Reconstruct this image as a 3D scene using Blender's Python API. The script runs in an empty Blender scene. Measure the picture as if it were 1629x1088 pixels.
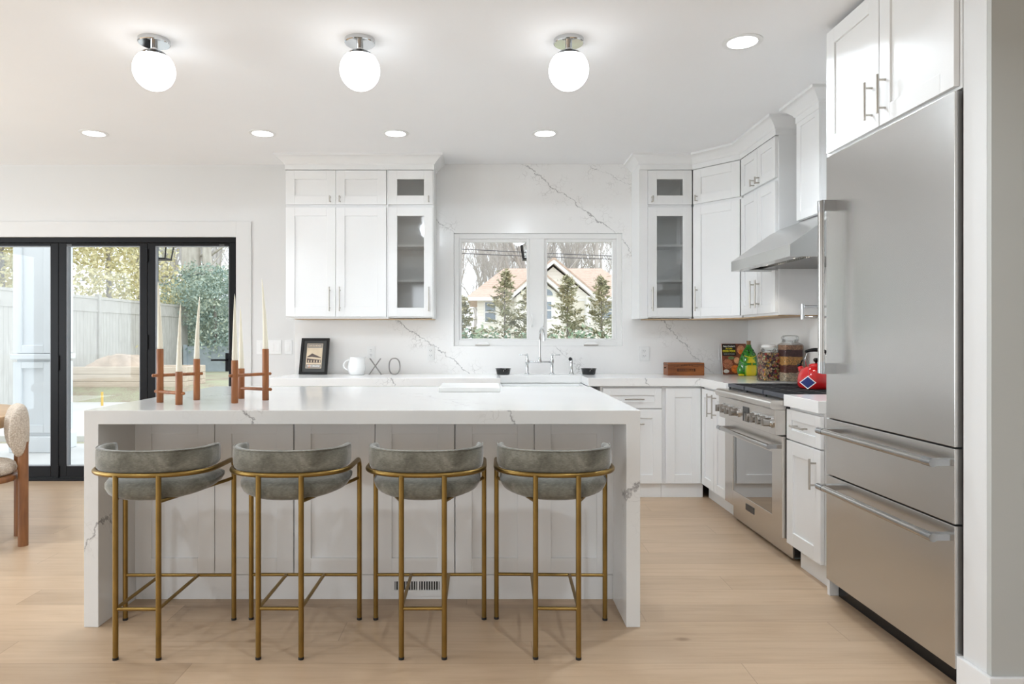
import bpy, bmesh, math, random
from mathutils import Vector, Matrix

C = bpy.context.scene.collection
scene = bpy.context.scene
PI = math.pi
R = math.radians
# ------------------------------------------------------------------ camera
CAMZ = 1.25
cd = bpy.data.cameras.new('camera')
cam = bpy.data.objects.new('camera', cd)
C.objects.link(cam)
cam.location = (0, 0, CAMZ)
cam.rotation_euler = (PI / 2, 0, 0)
cd.sensor_width = 36.0
cd.lens = 24.0
cd.shift_x = (814.5 - 772) / 1629
cd.shift_y = -(544 - 535) / 1629
cd.clip_end = 400
scene.camera = cam
# ------------------------------------------------------------------ world: bright overcast sky
w = bpy.data.worlds.new('world')
scene.world = w
w.use_nodes = True
nt = w.node_tree
nt.nodes.clear()
wo = nt.nodes.new('ShaderNodeOutputWorld')
bg = nt.nodes.new('ShaderNodeBackground')
tc = nt.nodes.new('ShaderNodeTexCoord')
ns = nt.nodes.new('ShaderNodeTexNoise')
ns.inputs['Scale'].default_value = 2.2
ns.inputs['Detail'].default_value = 4
cr = nt.nodes.new('ShaderNodeValToRGB')
cr.color_ramp.elements[0].position = 0.3
cr.color_ramp.elements[0].color = (0.86, 0.92, 1.0, 1)
cr.color_ramp.elements[1].position = 0.7
cr.color_ramp.elements[1].color = (1.0, 0.99, 0.98, 1)
nt.links.new(tc.outputs['Generated'], ns.inputs['Vector'])
nt.links.new(ns.outputs['Fac'], cr.inputs['Fac'])
nt.links.new(cr.outputs['Color'], bg.inputs['Color'])
bg.inputs['Strength'].default_value = 1.75
nt.links.new(bg.outputs['Background'], wo.inputs['Surface'])

vs = scene.view_settings
vs.view_transform = 'Standard'
vs.look = 'None'
vs.gamma = 1
vs.exposure = 0.45
vs.use_curve_mapping = False

# fill lights added in made-up openings, unseen behind and beside the camera
def area(name, loc, rot, sx, sy, power, col=(1, 0.98, 0.95)):
    l = bpy.data.lights.new(name, 'AREA')
    l.shape = 'RECTANGLE'
    l.size = sx
    l.size_y = sy
    l.energy = power
    l.color = col
    o = bpy.data.objects.new(name, l)
    C.objects.link(o)
    o.location = loc
    o.rotation_euler = rot
    return o

FILL_LEFT = [(-0.2, 1.8), (2.4, 4.4)]      # y ranges of the openings added for fill light in the left wall
FILL_REAR = [(-5.2, -2.6), (-1.6, 1.6)]     # x ranges of the openings added for fill light in the rear wall
for (a, b) in FILL_LEFT:
    area('fill_side', (-6.28, (a + b) / 2, 1.3), (0, -PI / 2, 0), 2.1, b - a, 62, (0.82, 0.915, 1.0))
for (a, b) in FILL_REAR:
    area('fill_rear', ((a + b) / 2, -3.68, 1.35), (PI / 2, 0, 0), b - a, 2.0, 4, (0.82, 0.915, 1.0))

# ------------------------------------------------------------------ materials
MATS = {}

class NB:
    """small node builder"""
    def __init__(s, name):
        s.m = bpy.data.materials.new(name)
        s.m.use_nodes = True
        s.t = s.m.node_tree
        s.t.nodes.clear()
        s.out = s.t.nodes.new('ShaderNodeOutputMaterial')
    def n(s, t, **k):
        x = s.t.nodes.new(t)
        for a, b in k.items():
            setattr(x, a, b)
        return x
    def l(s, a, b):
        s.t.links.new(a, b)
    def put(s, sock, v):
        if hasattr(v, 'is_output'):
            s.l(v, sock)
        else:
            sock.default_value = v
    def math(s, op, a, b=0.0, c=0.0, clamp=False):
        x = s.n('ShaderNodeMath', operation=op, use_clamp=clamp)
        s.put(x.inputs[0], a)
        s.put(x.inputs[1], b)
        if len(x.inputs) > 2:
            s.put(x.inputs[2], c)
        return x.outputs[0]
    def mix(s, f, a, b, blend='MIX'):
        x = s.n('ShaderNodeMix', data_type='RGBA', blend_type=blend)
        s.put(x.inputs[0], f)
        s.put(x.inputs[6], a)
        s.put(x.inputs[7], b)
        return x.outputs[2]
    def ramp(s, f, stops, interp='LINEAR'):
        x = s.n('ShaderNodeValToRGB')
        x.color_ramp.interpolation = interp
        e = x.color_ramp.elements
        while len(e) < len(stops):
            e.new(0.5)
        for i, (p, c) in enumerate(stops):
            e[i].position = p
            e[i].color = c if len(c) == 4 else (*c, 1)
        s.put(x.inputs[0], f)
        return x.outputs[0]
    def coord(s, which='Object', scale=None, rot=None):
        t = s.n('ShaderNodeTexCoord').outputs[which]
        if scale is None and rot is None:
            return t
        mp = s.n('ShaderNodeMapping')
        s.l(t, mp.inputs[0])
        if scale:
            mp.inputs['Scale'].default_value = scale
        if rot:
            mp.inputs['Rotation'].default_value = rot
        return mp.outputs[0]
    def pos(s):
        return s.n('ShaderNodeNewGeometry').outputs['Position']
    def noise(s, v, scale, detail=2, rough=0.5, dist=0.0, out='Fac'):
        x = s.n('ShaderNodeTexNoise')
        s.l(v, x.inputs['Vector'])
        x.inputs['Scale'].default_value = scale
        x.inputs['Detail'].default_value = detail
        x.inputs['Roughness'].default_value = rough
        x.inputs['Distortion'].default_value = dist
        return x.outputs[out]
    def voro(s, v, scale, feature='F1', out='Color', rnd=1.0):
        x = s.n('ShaderNodeTexVoronoi', feature=feature)
        s.l(v, x.inputs['Vector'])
        x.inputs['Scale'].default_value = scale
        x.inputs['Randomness'].default_value = rnd
        return x.outputs[out]
    def bump(s, h, strength=0.2, dist=0.01):
        x = s.n('ShaderNodeBump')
        s.l(h, x.inputs['Height'])
        x.inputs['Strength'].default_value = strength
        x.inputs['Distance'].default_value = dist
        return x.outputs[0]
    def bsdf(s, col, rough=0.5, metal=0.0, normal=None, spec=0.5, **k):
        p = s.n('ShaderNodeBsdfPrincipled')
        s.put(p.inputs['Base Color'], col if hasattr(col, 'is_output') else (*col, 1))
        s.put(p.inputs['Roughness'], rough)
        s.put(p.inputs['Metallic'], metal)
        s.put(p.inputs['Specular IOR Level'], spec)
        if normal is not None:
            s.l(normal, p.inputs['Normal'])
        for a, b in k.items():
            s.put(p.inputs[a.replace('_', ' ')], b)
        s.l(p.outputs[0], s.out.inputs[0])
        return s.m

def plain(name, col, rough=0.5, metal=0.0, var=0.03, vscale=6, spec=0.5, bump=0.0, **k):
    """slightly mottled procedural material"""
    b = NB(name)
    v = b.coord('Object')
    f = b.noise(v, vscale, 3)
    lo = tuple(max(0, c * (1 - var)) for c in col)
    hi = tuple(min(1, c * (1 + var)) for c in col)
    c = b.ramp(f, [(0.3, lo), (0.7, hi)])
    nrm = b.bump(b.noise(v, vscale * 12, 3), bump, 0.004) if bump else None
    return b.bsdf(c, rough, metal, nrm, spec, **k)

M = {}
M['wall'] = plain('painted_wall', (0.72, 0.715, 0.705), 0.65, var=0.012, vscale=1.5)
M['ceiling'] = plain('ceiling_paint', (0.91, 0.91, 0.915), 0.8, var=0.01, vscale=1)
M['graywall'] = plain('grey_wall_face', (0.50, 0.505, 0.48), 0.7, var=0.015, vscale=1.5)  # darker grey for the camera-facing side of the short wall
M['white'] = plain('white_cabinet_paint', (0.84, 0.84, 0.835), 0.34, var=0.008, vscale=3)
M['trim'] = plain('trim_paint', (0.82, 0.82, 0.815), 0.4, var=0.008, vscale=3)
M['underside'] = plain('maple_ply', (0.55, 0.38, 0.22), 0.5, var=0.15, vscale=20)
M['inside'] = plain('cabinet_interior', (0.85, 0.85, 0.84), 0.5, var=0.01)
M['plastic'] = plain('white_plastic', (0.82, 0.82, 0.81), 0.3, var=0.005)
M['slot'] = plain('dark_slot', (0.03, 0.03, 0.03), 0.6, var=0.1)
M['vinyl'] = plain('window_vinyl', (0.84, 0.835, 0.82), 0.35, var=0.006)
M['blackal'] = plain('black_aluminium', (0.006, 0.006, 0.007), 0.45, var=0.1, spec=0.2)
M['greygasket'] = plain('grey_gasket', (0.25, 0.26, 0.28), 0.4, var=0.05)
M['chrome'] = plain('chrome', (0.64, 0.65, 0.66), 0.07, 1.0, var=0.01)
M['nickel'] = plain('brushed_nickel', (0.50, 0.47, 0.43), 0.32, 1.0, var=0.05, vscale=40)
M['brass'] = plain('aged_brass', (0.27, 0.175, 0.055), 0.36, 1.0, var=0.12, vscale=14)
M['blackrub'] = plain('black_rubber', (0.012, 0.012, 0.012), 0.6, var=0.1)
M['castiron'] = plain('cast_iron', (0.02, 0.021, 0.024), 0.5, var=0.2, vscale=60)
M['grateedge'] = plain('enamel_grey', (0.045, 0.05, 0.065), 0.35, var=0.08, vscale=60)
M['blackgloss'] = plain('black_gloss', (0.006, 0.006, 0.007), 0.2, var=0.1, spec=0.3)
M['sink'] = plain('fireclay', (0.86, 0.86, 0.85), 0.12, var=0.004)
M['ceramic'] = plain('white_ceramic', (0.87, 0.87, 0.86), 0.12, var=0.004)
M['marbleboard'] = plain('white_marble', (0.80, 0.80, 0.78), 0.25, var=0.03, vscale=9)
M['wax'] = plain('ivory_wax', (0.86, 0.82, 0.68), 0.45, var=0.015, vscale=8)
M['red'] = plain('red_enamel', (0.62, 0.012, 0.015), 0.1, var=0.05, Coat_Weight=0.5)
M['navy'] = plain('navy_card', (0.006, 0.02, 0.14), 0.35, var=0.05)
M['cardwhite'] = plain('card_white', (0.85, 0.85, 0.84), 0.5, var=0.01)
M['steeldark'] = plain('dark_steel', (0.10, 0.10, 0.10), 0.4, 0.9, var=0.1)
M['concrete'] = plain('patio_concrete', (0.62, 0.61, 0.59), 0.85, var=0.06, vscale=2, bump=0.1)
M['sand'] = plain('sandy_soil', (0.56, 0.45, 0.36), 0.95, var=0.25, vscale=3, bump=0.4)
M['siding'] = plain('cream_siding', (0.80, 0.77, 0.68), 0.7, var=0.02)
M['housewin'] = plain('house_window_glass', (0.22, 0.27, 0.33), 0.15, var=0.1)
M['stake'] = plain('yellow_stake', (0.75, 0.50, 0.12), 0.6, var=0.05)
M['wire'] = plain('power_wire', (0.10, 0.10, 0.11), 0.6, var=0.05)

def mk_steel(name, col, rough, vertical=False, stretch=(1, 1, 140)):
    b = NB(name)
    v = b.coord('Object', scale=stretch)
    f = b.noise(v, 3.0, 3)
    c = b.ramp(f, [(0.25, tuple(x * 0.99 for x in col)), (0.75, tuple(min(1, x * 1.01) for x in col))])
    sm = b.noise(b.coord('Object'), 2.3, 3, 0.6)
    r = b.math('ADD', b.math('MULTIPLY', f, 0.0), b.math('ADD', b.math('MULTIPLY', sm, 0.02), rough - 0.01))
    return b.bsdf(c, r, 1.0)
M['steel'] = mk_steel('brushed_steel', (0.60, 0.585, 0.565), 0.27, stretch=(2, 2, 60))
M['steelrange'] = mk_steel('brushed_steel_warm', (0.62, 0.59, 0.555), 0.27, stretch=(6, 6, 220))
M['steelhood'] = mk_steel('hood_steel', (0.62, 0.62, 0.61), 0.25, stretch=(4, 220, 4))
M['bracket'] = plain('satin_bracket', (0.40, 0.41, 0.42), 0.2, 1.0, var=0.01)
M['wiremetal'] = plain('grey_wire_metal', (0.30, 0.29, 0.28), 0.3, 1.0, var=0.05)
M['steelbar'] = mk_steel('satin_steel_bar', (0.44, 0.425, 0.405), 0.24, stretch=(40, 40, 40))

def mk_wood(name, lo, hi, rough=0.45, scale=(1, 1, 0.12), nscale=30, bump=0.05):
    b = NB(name)
    v = b.coord('Object', scale=scale)
    f = b.noise(v, nscale, 4, 0.6, 0.6)
    g = b.noise(b.coord('Object'), 5, 2)
    f2 = b.math('ADD', b.math('MULTIPLY', f, 0.7), b.math('MULTIPLY', g, 0.3))
    c = b.ramp(f2, [(0.35, lo), (0.65, hi)])
    return b.bsdf(c, rough, 0, b.bump(f, bump, 0.002))
M['cherry'] = mk_wood('cherry_wood', (0.19, 0.058, 0.016), (0.37, 0.135, 0.038), 0.4)
M['chairwood'] = mk_wood('walnut_stain', (0.15, 0.055, 0.018), (0.30, 0.125, 0.042), 0.4, nscale=22)
M['tablewood'] = mk_wood('light_oak_table', (0.42, 0.25, 0.12), (0.58, 0.38, 0.2), 0.4, scale=(0.15, 1, 1))
M['boxwood'] = mk_wood('old_box_wood', (0.16, 0.045, 0.012), (0.36, 0.12, 0.03), 0.45, scale=(0.12, 1, 1), nscale=40)
M['cork'] = mk_wood('cork', (0.22, 0.12, 0.06), (0.42, 0.26, 0.13), 0.8, scale=(1, 1, 1))
M['fencewood'] = mk_wood('weathered_fence', (0.42, 0.40, 0.37), (0.56, 0.54, 0.50), 0.85, nscale=18)
M['timber'] = mk_wood('garden_timber', (0.56, 0.46, 0.36), (0.70, 0.60, 0.49), 0.85, scale=(0.1, 1, 1), nscale=14)
M['bark'] = mk_wood('grey_bark', (0.20, 0.18, 0.165), (0.38, 0.35, 0.32), 0.9, nscale=9)
M['palebark'] = mk_wood('pale_bark', (0.42, 0.38, 0.33), (0.62, 0.58, 0.52), 0.9, nscale=9)
M['columnpaint'] = plain('column_paint', (0.78, 0.80, 0.82), 0.6, var=0.01)

def mk_floor():
    b = NB('oak_plank_floor')
    p = b.pos()
    sep = b.n('ShaderNodeSeparateXYZ')
    b.l(p, sep.inputs[0])
    x, y = sep.outputs[0], sep.outputs[1]
    W, L = 0.19, 2.1
    row = b.math('FLOOR', b.math('DIVIDE', b.math('ADD', y, 20.0), W))
    off = b.math('MULTIPLY', b.math('FRACT', b.math('MULTIPLY', row, 0.377)), L)
    xs = b.math('DIVIDE', b.math('ADD', b.math('ADD', x, 40.0), off), L)
    col = b.math('FLOOR', xs)
    wn = b.n('ShaderNodeTexWhiteNoise', noise_dimensions='2D')
    cmb = b.n('ShaderNodeCombineXYZ')
    b.l(row, cmb.inputs[0]); b.l(col, cmb.inputs[1])
    b.l(cmb.outputs[0], wn.inputs['Vector'])
    tone = wn.outputs['Value']
    # grain, shifted per board
    cm2 = b.n('ShaderNodeCombineXYZ')
    b.l(b.math('MULTIPLY', x, 0.9), cm2.inputs[0])
    b.l(b.math('MULTIPLY', y, 14.0), cm2.inputs[1])
    b.l(b.math('MULTIPLY', tone, 37.0), cm2.inputs[2])
    g = b.noise(cm2.outputs[0], 2.6, 5, 0.62, 0.5)
    cm3 = b.n('ShaderNodeCombineXYZ')
    b.l(b.math('MULTIPLY', x, 1.3), cm3.inputs[0])
    b.l(b.math('MULTIPLY', y, 4.5), cm3.inputs[1])
    b.l(b.math('MULTIPLY', tone, 19.0), cm3.inputs[2])
    g2 = b.noise(cm3.outputs[0], 1.4, 3, 0.5, 0.8)
    base = b.ramp(g, [(0.25, (0.40, 0.27, 0.165)), (0.5, (0.50, 0.355, 0.23)), (0.75, (0.55, 0.40, 0.27))])
    base = b.mix(0.35, base, b.ramp(g2, [(0.3, (0.41, 0.28, 0.175)), (0.7, (0.58, 0.43, 0.30))]))
    base = b.mix(0.8, base, b.ramp(tone, [(0.0, (0.88, 0.87, 0.86)), (1.0, (1.08, 1.08, 1.08))]), 'MULTIPLY')
    # knots
    cm4 = b.n('ShaderNodeCombineXYZ')
    b.l(b.math('MULTIPLY', x, 0.55), cm4.inputs[0])
    b.l(b.math('MULTIPLY', y, 1.1), cm4.inputs[1])
    kd = b.voro(cm4.outputs[0], 3.0, 'F1', 'Distance')
    kn = b.noise(p, 30, 2)
    kk = b.ramp(b.math('ADD', kd, b.math('MULTIPLY', kn, 0.03)), [(0.03, (1, 1, 1)), (0.085, (0, 0, 0))])
    base = b.mix(b.math('MULTIPLY', kk, 0.6), base, (0.16, 0.085, 0.04, 1))
    # joints
    fy = b.math('FRACT', b.math('DIVIDE', b.math('ADD', y, 20.0), W))
    fx = b.math('FRACT', xs)
    ey = b.math('LESS_THAN', b.math('MINIMUM', fy, b.math('SUBTRACT', 1.0, fy)), 0.0075)
    ex = b.math('LESS_THAN', b.math('MINIMUM', fx, b.math('SUBTRACT', 1.0, fx)), 0.0009)
    e = b.math('MAXIMUM', ey, ex)
    base = b.mix(b.math('MULTIPLY', e, 0.38), base, (0.18, 0.11, 0.06, 1))
    return b.bsdf(base, b.math('ADD', b.math('MULTIPLY', g, 0.12), 0.30), 0, b.bump(g, 0.03, 0.002), 0.4)
M['floor'] = mk_floor()

def mk_quartz(name, lines, uexpr, vexpr, base=(0.87, 0.86, 0.845), rough=0.18):
    """white quartz with dark broken veins along given segments. uexpr/vexpr: weights of x,y,z + const"""
    b = NB(name)
    sep = b.n('ShaderNodeSeparateXYZ')
    b.l(b.pos(), sep.inputs[0])
    def lin(wt):
        r = wt[3]
        for i in range(3):
            if wt[i]:
                r = b.math('ADD', b.math('MULTIPLY', sep.outputs[i], wt[i]), r)
        return r
    u, v = lin(uexpr), lin(vexpr)
    cmb = b.n('ShaderNodeCombineXYZ')
    b.put(cmb.inputs[0], u); b.put(cmb.inputs[1], v)
    uv = cmb.outputs[0]
    wob = b.math('SUBTRACT', b.noise(uv, 4.0, 6, 0.65), 0.5)
    wob2 = b.math('SUBTRACT', b.noise(uv, 22.0, 4, 0.65), 0.5)
    brk = b.noise(uv, 11.0, 3, 0.6)
    near = None
    vein = None
    for (u0, v0, u1, v1, wd) in lines:
        L = math.hypot(u1 - u0, v1 - v0)
        du, dv = (u1 - u0) / L, (v1 - v0) / L
        ru = b.math('SUBTRACT', u, u0)
        rv = b.math('SUBTRACT', v, v0)
        t = b.math('ADD', b.math('MULTIPLY', ru, du), b.math('MULTIPLY', rv, dv))
        d = b.math('ADD', b.math('MULTIPLY', ru, -dv), b.math('MULTIPLY', rv, du))
        dd = b.math('ABSOLUTE', b.math('ADD', d, b.math('ADD', b.math('MULTIPLY', wob, 0.16), b.math('MULTIPLY', wob2, 0.055))))
        gate = b.math('MULTIPLY', b.math('MULTIPLY', b.math('ADD', t, 0.05), 12.0, clamp=True),
                      b.math('MULTIPLY', b.math('SUBTRACT', L + 0.05, t), 12.0, clamp=True))
        ww = b.math('MULTIPLY', b.math('MULTIPLY', brk, brk), wd * 2.6)
        line = b.math('SUBTRACT', 1.0, b.math('DIVIDE', dd, ww), clamp=True)
        line = b.math('MULTIPLY', line, gate)
        vein = line if vein is None else b.math('MAXIMUM', vein, line)
        ad = b.math('ABSOLUTE', d)
        nr = b.math('MULTIPLY', b.math('SUBTRACT', 1.0, b.math('DIVIDE', ad, 0.17), clamp=True), gate)
        near = nr if near is None else b.math('MAXIMUM', near, nr)
    # fine crackle
    warp = b.n('ShaderNodeVectorMath', operation='ADD')
    b.l(uv, warp.inputs[0])
    sc = b.n('ShaderNodeVectorMath', operation='SCALE')
    b.l(b.noise(uv, 9, 3, out='Color'), sc.inputs[0])
    sc.inputs['Scale'].default_value = 0.09
    b.l(sc.outputs[0], warp.inputs[1])
    ce = b.voro(warp.outputs[0], 24.0, 'DISTANCE_TO_EDGE', 'Distance')
    cl = b.math('SUBTRACT', 1.0, b.math('DIVIDE', ce, 0.06), clamp=True)
    gatef = b.math('MULTIPLY', b.math('SUBTRACT', b.noise(uv, 7.0, 4, 0.6), 0.47), 5.0, clamp=True)
    fine = b.math('MULTIPLY', cl, gatef)
    far = b.math('MULTIPLY', b.math('SUBTRACT', b.noise(uv, 1.7, 2), 0.55), 3.0, clamp=True)
    fine = b.math('MULTIPLY', fine, b.math('ADD', b.math('MULTIPLY', near, 1.0) if near is not None else 0.0, b.math('MULTIPLY', far, 0.22)))
    cloud = b.ramp(b.noise(uv, 2.5, 3), [(0.3, tuple(c * 0.985 for c in base)), (0.7, tuple(min(1, c * 1.01) for c in base))])
    c = b.mix(fine, cloud, (0.42, 0.40, 0.38, 1))
    if vein is not None:
        c = b.mix(b.math('MULTIPLY', vein, 0.85), c, (0.22, 0.21, 0.21, 1))
    return b.bsdf(c, rough, 0, None, 0.5)

def PX(px, py, Y):
    return ((px - 772) / 1086 * Y, CAMZ - (py - 535) / 1086 * Y)
def seg(px0, py0, px1, py1, Y, wd=0.006):
    a, b_ = PX(px0, py0, Y), PX(px1, py1, Y)
    return (a[0], a[1], b_[0], b_[1], wd)
M['splash'] = mk_quartz('quartz_backsplash', [
    seg(832, 262, 990, 380, 5.885, 0.007), seg(984, 372, 1020, 425, 5.885, 0.006),
    seg(632, 510, 765, 606, 5.885, 0.007), seg(692, 352, 722, 370, 5.885, 0.004),
    seg(1050, 508, 1135, 596, 5.885, 0.006), seg(884, 551, 938, 600, 5.885, 0.004),
    seg(940, 262, 1015, 300, 5.885, 0.0025)], (1, 0, 0, 0), (0, 0, 1, 0))
M['splashright'] = mk_quartz('quartz_backsplash_side', [(4.05, 1.35, 4.75, 0.95, 0.006), (3.9, 1.6, 4.45, 1.3, 0.004)], (0, 1, 0, 0), (0, 0, 1, 0))
YI = 2.932
M['island'] = mk_quartz('quartz_island', [
    seg(385, 640, 418, 684, YI, 0.008), seg(797, 640, 826, 684, YI, 0.009),
    seg(128, 868, 196, 790, YI, 0.010), seg(984, 812, 1030, 756, YI, 0.010),
    (-1.2, 1.35, -0.35, 1.9, 0.003), (0.1, 1.1, 0.5, 1.8, 0.003)], (1, 1, 0, -YI), (0, 1, 1, -YI), rough=0.14, base=(0.76, 0.755, 0.74))
M['counter'] = mk_quartz('quartz_counter', [
    seg(618, 594, 632, 622, 5.255, 0.009), seg(1022, 596, 1036, 622, 5.255, 0.009), seg(1250, 640, 1262, 632, 3.7, 0.006)],
    (1, 0, 0, 0), (0, 1, 1, -5.255), rough=0.14)

def mk_glass(name, tint=(0.93, 0.95, 0.95), refl=0.08, rough=0.0, grad=False):
    b = NB(name)
    t = b.n('ShaderNodeBsdfTransparent')
    v = b.coord('Object')
    c = b.ramp(b.noise(v, 1.5, 2), [(0.3, tuple(x * 0.99 for x in tint)), (0.7, tint)])
    b.l(c, t.inputs[0])
    g = b.n('ShaderNodeBsdfGlossy')
    g.inputs['Roughness'].default_value = rough
    fr = b.n('ShaderNodeFresnel')
    fr.inputs['IOR'].default_value = 1.45
    f = b.math('MULTIPLY', fr.outputs[0], refl * 20.0, clamp=True)
    mx = b.n('ShaderNodeMixShader')
    b.l(f, mx.inputs[0]); b.l(t.outputs[0], mx.inputs[1]); b.l(g.outputs[0], mx.inputs[2])
    b.l(mx.outputs[0], b.out.inputs[0])
    return b.m
M['glass'] = mk_glass('clear_glass', (0.96, 0.975, 0.975), 0.03)
M['doorglass'] = mk_glass('door_glass', (0.93, 0.96, 0.97), 0.022)
M['cabglass'] = mk_glass('cabinet_glass', (0.96, 0.97, 0.97), 0.19, 0.05)
M['ovenglass'] = mk_glass('oven_glass', (0.42, 0.45, 0.44), 0.20, 0.02)
M['jarglass'] = mk_glass('jar_glass', (0.97, 0.98, 0.98), 0.03)

def mk_emit(name, col, strength):
    b = NB(name)
    e = b.n('ShaderNodeEmission')
    f = b.n('ShaderNodeTexNoise')
    f.inputs['Scale'].default_value = 3
    c = b.ramp(f.outputs['Fac'], [(0.0, tuple(x * 0.99 for x in col)), (1.0, col)])
    b.l(c, e.inputs[0])
    e.inputs[1].default_value = strength
    b.l(e.outputs[0], b.out.inputs[0])
    return b.m
M['globe'] = mk_emit('opal_globe_glow', (0.95, 0.975, 1.0), 3.6)
M['led'] = mk_emit('recessed_led', (0.98, 0.99, 1.0), 5.0)
M['hoodled'] = mk_emit('hood_led', (1.0, 0.95, 0.85), 3.0)

def mk_velvet():
    b = NB('olive_grey_velvet')
    v = b.coord('Object')
    f = b.noise(v, 9, 5, 0.65, 0.5)
    f2 = b.noise(b.coord('Object', scale=(30, 30, 140)), 2.5, 2)
    ff = b.math('ADD', b.math('MULTIPLY', f, 0.75), b.math('MULTIPLY', f2, 0.25))
    c = b.ramp(ff, [(0.33, (0.085, 0.08, 0.062)), (0.5, (0.165, 0.158, 0.128)), (0.68, (0.29, 0.28, 0.235))])
    return b.bsdf(c, 0.8, 0, b.bump(f2, 0.15, 0.002), 0.2, Sheen_Weight=0.6, Sheen_Roughness=0.4)
M['velvet'] = mk_velvet()

def mk_boucle():
    b = NB('cream_boucle')
    v = b.coord('Object')
    d = b.voro(v, 110, 'F1', 'Distance')
    f = b.noise(v, 60, 3)
    c = b.ramp(b.math('ADD', b.math('MULTIPLY', d, 0.7), b.math('MULTIPLY', f, 0.4)), [(0.2, (0.74, 0.66, 0.57)), (0.7, (0.50, 0.42, 0.34))])
    return b.bsdf(c, 0.95, 0, b.bump(d, 0.8, 0.006), 0.1)
M['boucle'] = mk_boucle()

def mk_blackmarble():
    b = NB('black_marble')
    v = b.coord('Object')
    f = b.noise(v, 22, 5, 0.6, 1.2)
    c = b.ramp(f, [(0.55, (0.012, 0.012, 0.013)), (0.62, (0.012, 0.012, 0.013)), (0.64, (0.7, 0.7, 0.68)), (0.67, (0.02, 0.02, 0.02))])
    return b.bsdf(c, 0.15)
M['blackmarble'] = mk_blackmarble()

def mk_pasta():
    b = NB('coloured_pasta')
    v = b.coord('Object')
    w1 = b.noise(v, 40, 2, out='Color')
    vm = b.n('ShaderNodeVectorMath', operation='ADD')
    sc = b.n('ShaderNodeVectorMath', operation='SCALE')
    b.l(w1, sc.inputs[0]); sc.inputs['Scale'].default_value = 0.02
    b.l(v, vm.inputs[0]); b.l(sc.outputs[0], vm.inputs[1])
    col = b.voro(vm.outputs[0], 75, 'F1', 'Color')
    s = b.n('ShaderNodeSeparateColor')
    b.l(col, s.inputs[0])
    c = b.ramp(s.outputs[0], [(0.0, (0.60, 0.42, 0.22)), (0.2, (0.42, 0.05, 0.03)), (0.34, (0.05, 0.02, 0.03)), (0.48, (0.72, 0.58, 0.36)),
                              (0.62, (0.25, 0.30, 0.08)), (0.74, (0.62, 0.16, 0.12)), (0.86, (0.75, 0.40, 0.05)), (0.95, (0.22, 0.06, 0.14))], 'CONSTANT')
    d = b.voro(vm.outputs[0], 75, 'DISTANCE_TO_EDGE', 'Distance')
    c = b.mix(b.ramp(d, [(0.0, (1, 1, 1)), (0.16, (0, 0, 0))]), c, (0.05, 0.025, 0.02, 1))
    return b.bsdf(c, 0.5, 0, b.bump(d, 0.6, 0.01))
M['pasta'] = mk_pasta()

def mk_layers():
    b = NB('layered_beans')
    v = b.coord('Object')
    s = b.n('ShaderNodeSeparateXYZ')
    b.l(v, s.inputs[0])
    z = b.math('ADD', b.math('DIVIDE', s.outputs[2], 0.262), b.math('MULTIPLY', b.math('SUBTRACT', b.noise(v, 26, 2), 0.5), 0.07))
    layer = b.ramp(z, [(0.0, (0.62, 0.52, 0.38)), (0.26, (0.17, 0.045, 0.03)), (0.46, (0.66, 0.36, 0.11)), (0.68, (0.07, 0.022, 0.025)), (0.87, (0.42, 0.24, 0.15))], 'CONSTANT')
    d = b.voro(v, 130, 'DISTANCE_TO_EDGE', 'Distance')
    col = b.voro(v, 130, 'F1', 'Color')
    ss = b.n('ShaderNodeSeparateColor')
    b.l(col, ss.inputs[0])
    c = b.mix(1.0, layer, b.ramp(ss.outputs[0], [(0, (0.65, 0.65, 0.65)), (1, (1.35, 1.3, 1.25))]), 'MULTIPLY')
    c = b.mix(b.ramp(d, [(0.0, (0.7, 0.7, 0.7)), (0.12, (0, 0, 0))]), c, (0.04, 0.02, 0.015, 1))
    return b.bsdf(c, 0.5, 0, b.bump(d, 0.6, 0.006))
M['layers'] = mk_layers()

def mk_frog():
    b = NB('frog_glaze')
    v = b.coord('Object')
    s = b.n('ShaderNodeSeparateXYZ')
    b.l(v, s.inputs[0])
    # belly faces -y (local) and lies low
    fy = b.math('DIVIDE', b.math('MULTIPLY', s.outputs[1], -1.0), 0.07)
    ax = b.math('DIVIDE', b.math('ABSOLUTE', s.outputs[0]), 0.062)
    az = b.math('DIVIDE', s.outputs[2], 0.20)
    e = b.math('SUBTRACT', b.math('SUBTRACT', fy, b.math('MULTIPLY', ax, ax)), b.math('MULTIPLY', az, b.math('MULTIPLY', az, 0.75)))
    c = b.ramp(e, [(0.0, (0.02, 0.20, 0.015)), (0.10, (0.10, 0.38, 0.02)), (0.26, (0.38, 0.52, 0.02)), (0.42, (0.78, 0.62, 0.01))])
    sp = b.voro(v, 42, 'F1', 'Distance')
    spm = b.math('MULTIPLY', b.math('LESS_THAN', sp, 0.26), b.math('LESS_THAN', e, 0.3))
    c = b.mix(b.math('MULTIPLY', spm, 0.85), c, (0.004, 0.02, 0.006, 1))
    return b.bsdf(c, 0.08, 0, None, 0.5, Coat_Weight=0.6)
M['frog'] = mk_frog()
M['froggreen'] = plain('frog_green_glaze', (0.035, 0.26, 0.02), 0.08, var=0.35, vscale=30, Coat_Weight=0.5)
M['frogyellow'] = plain('frog_yellow_glaze', (0.78, 0.66, 0.03), 0.1, var=0.08, vscale=20)

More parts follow.
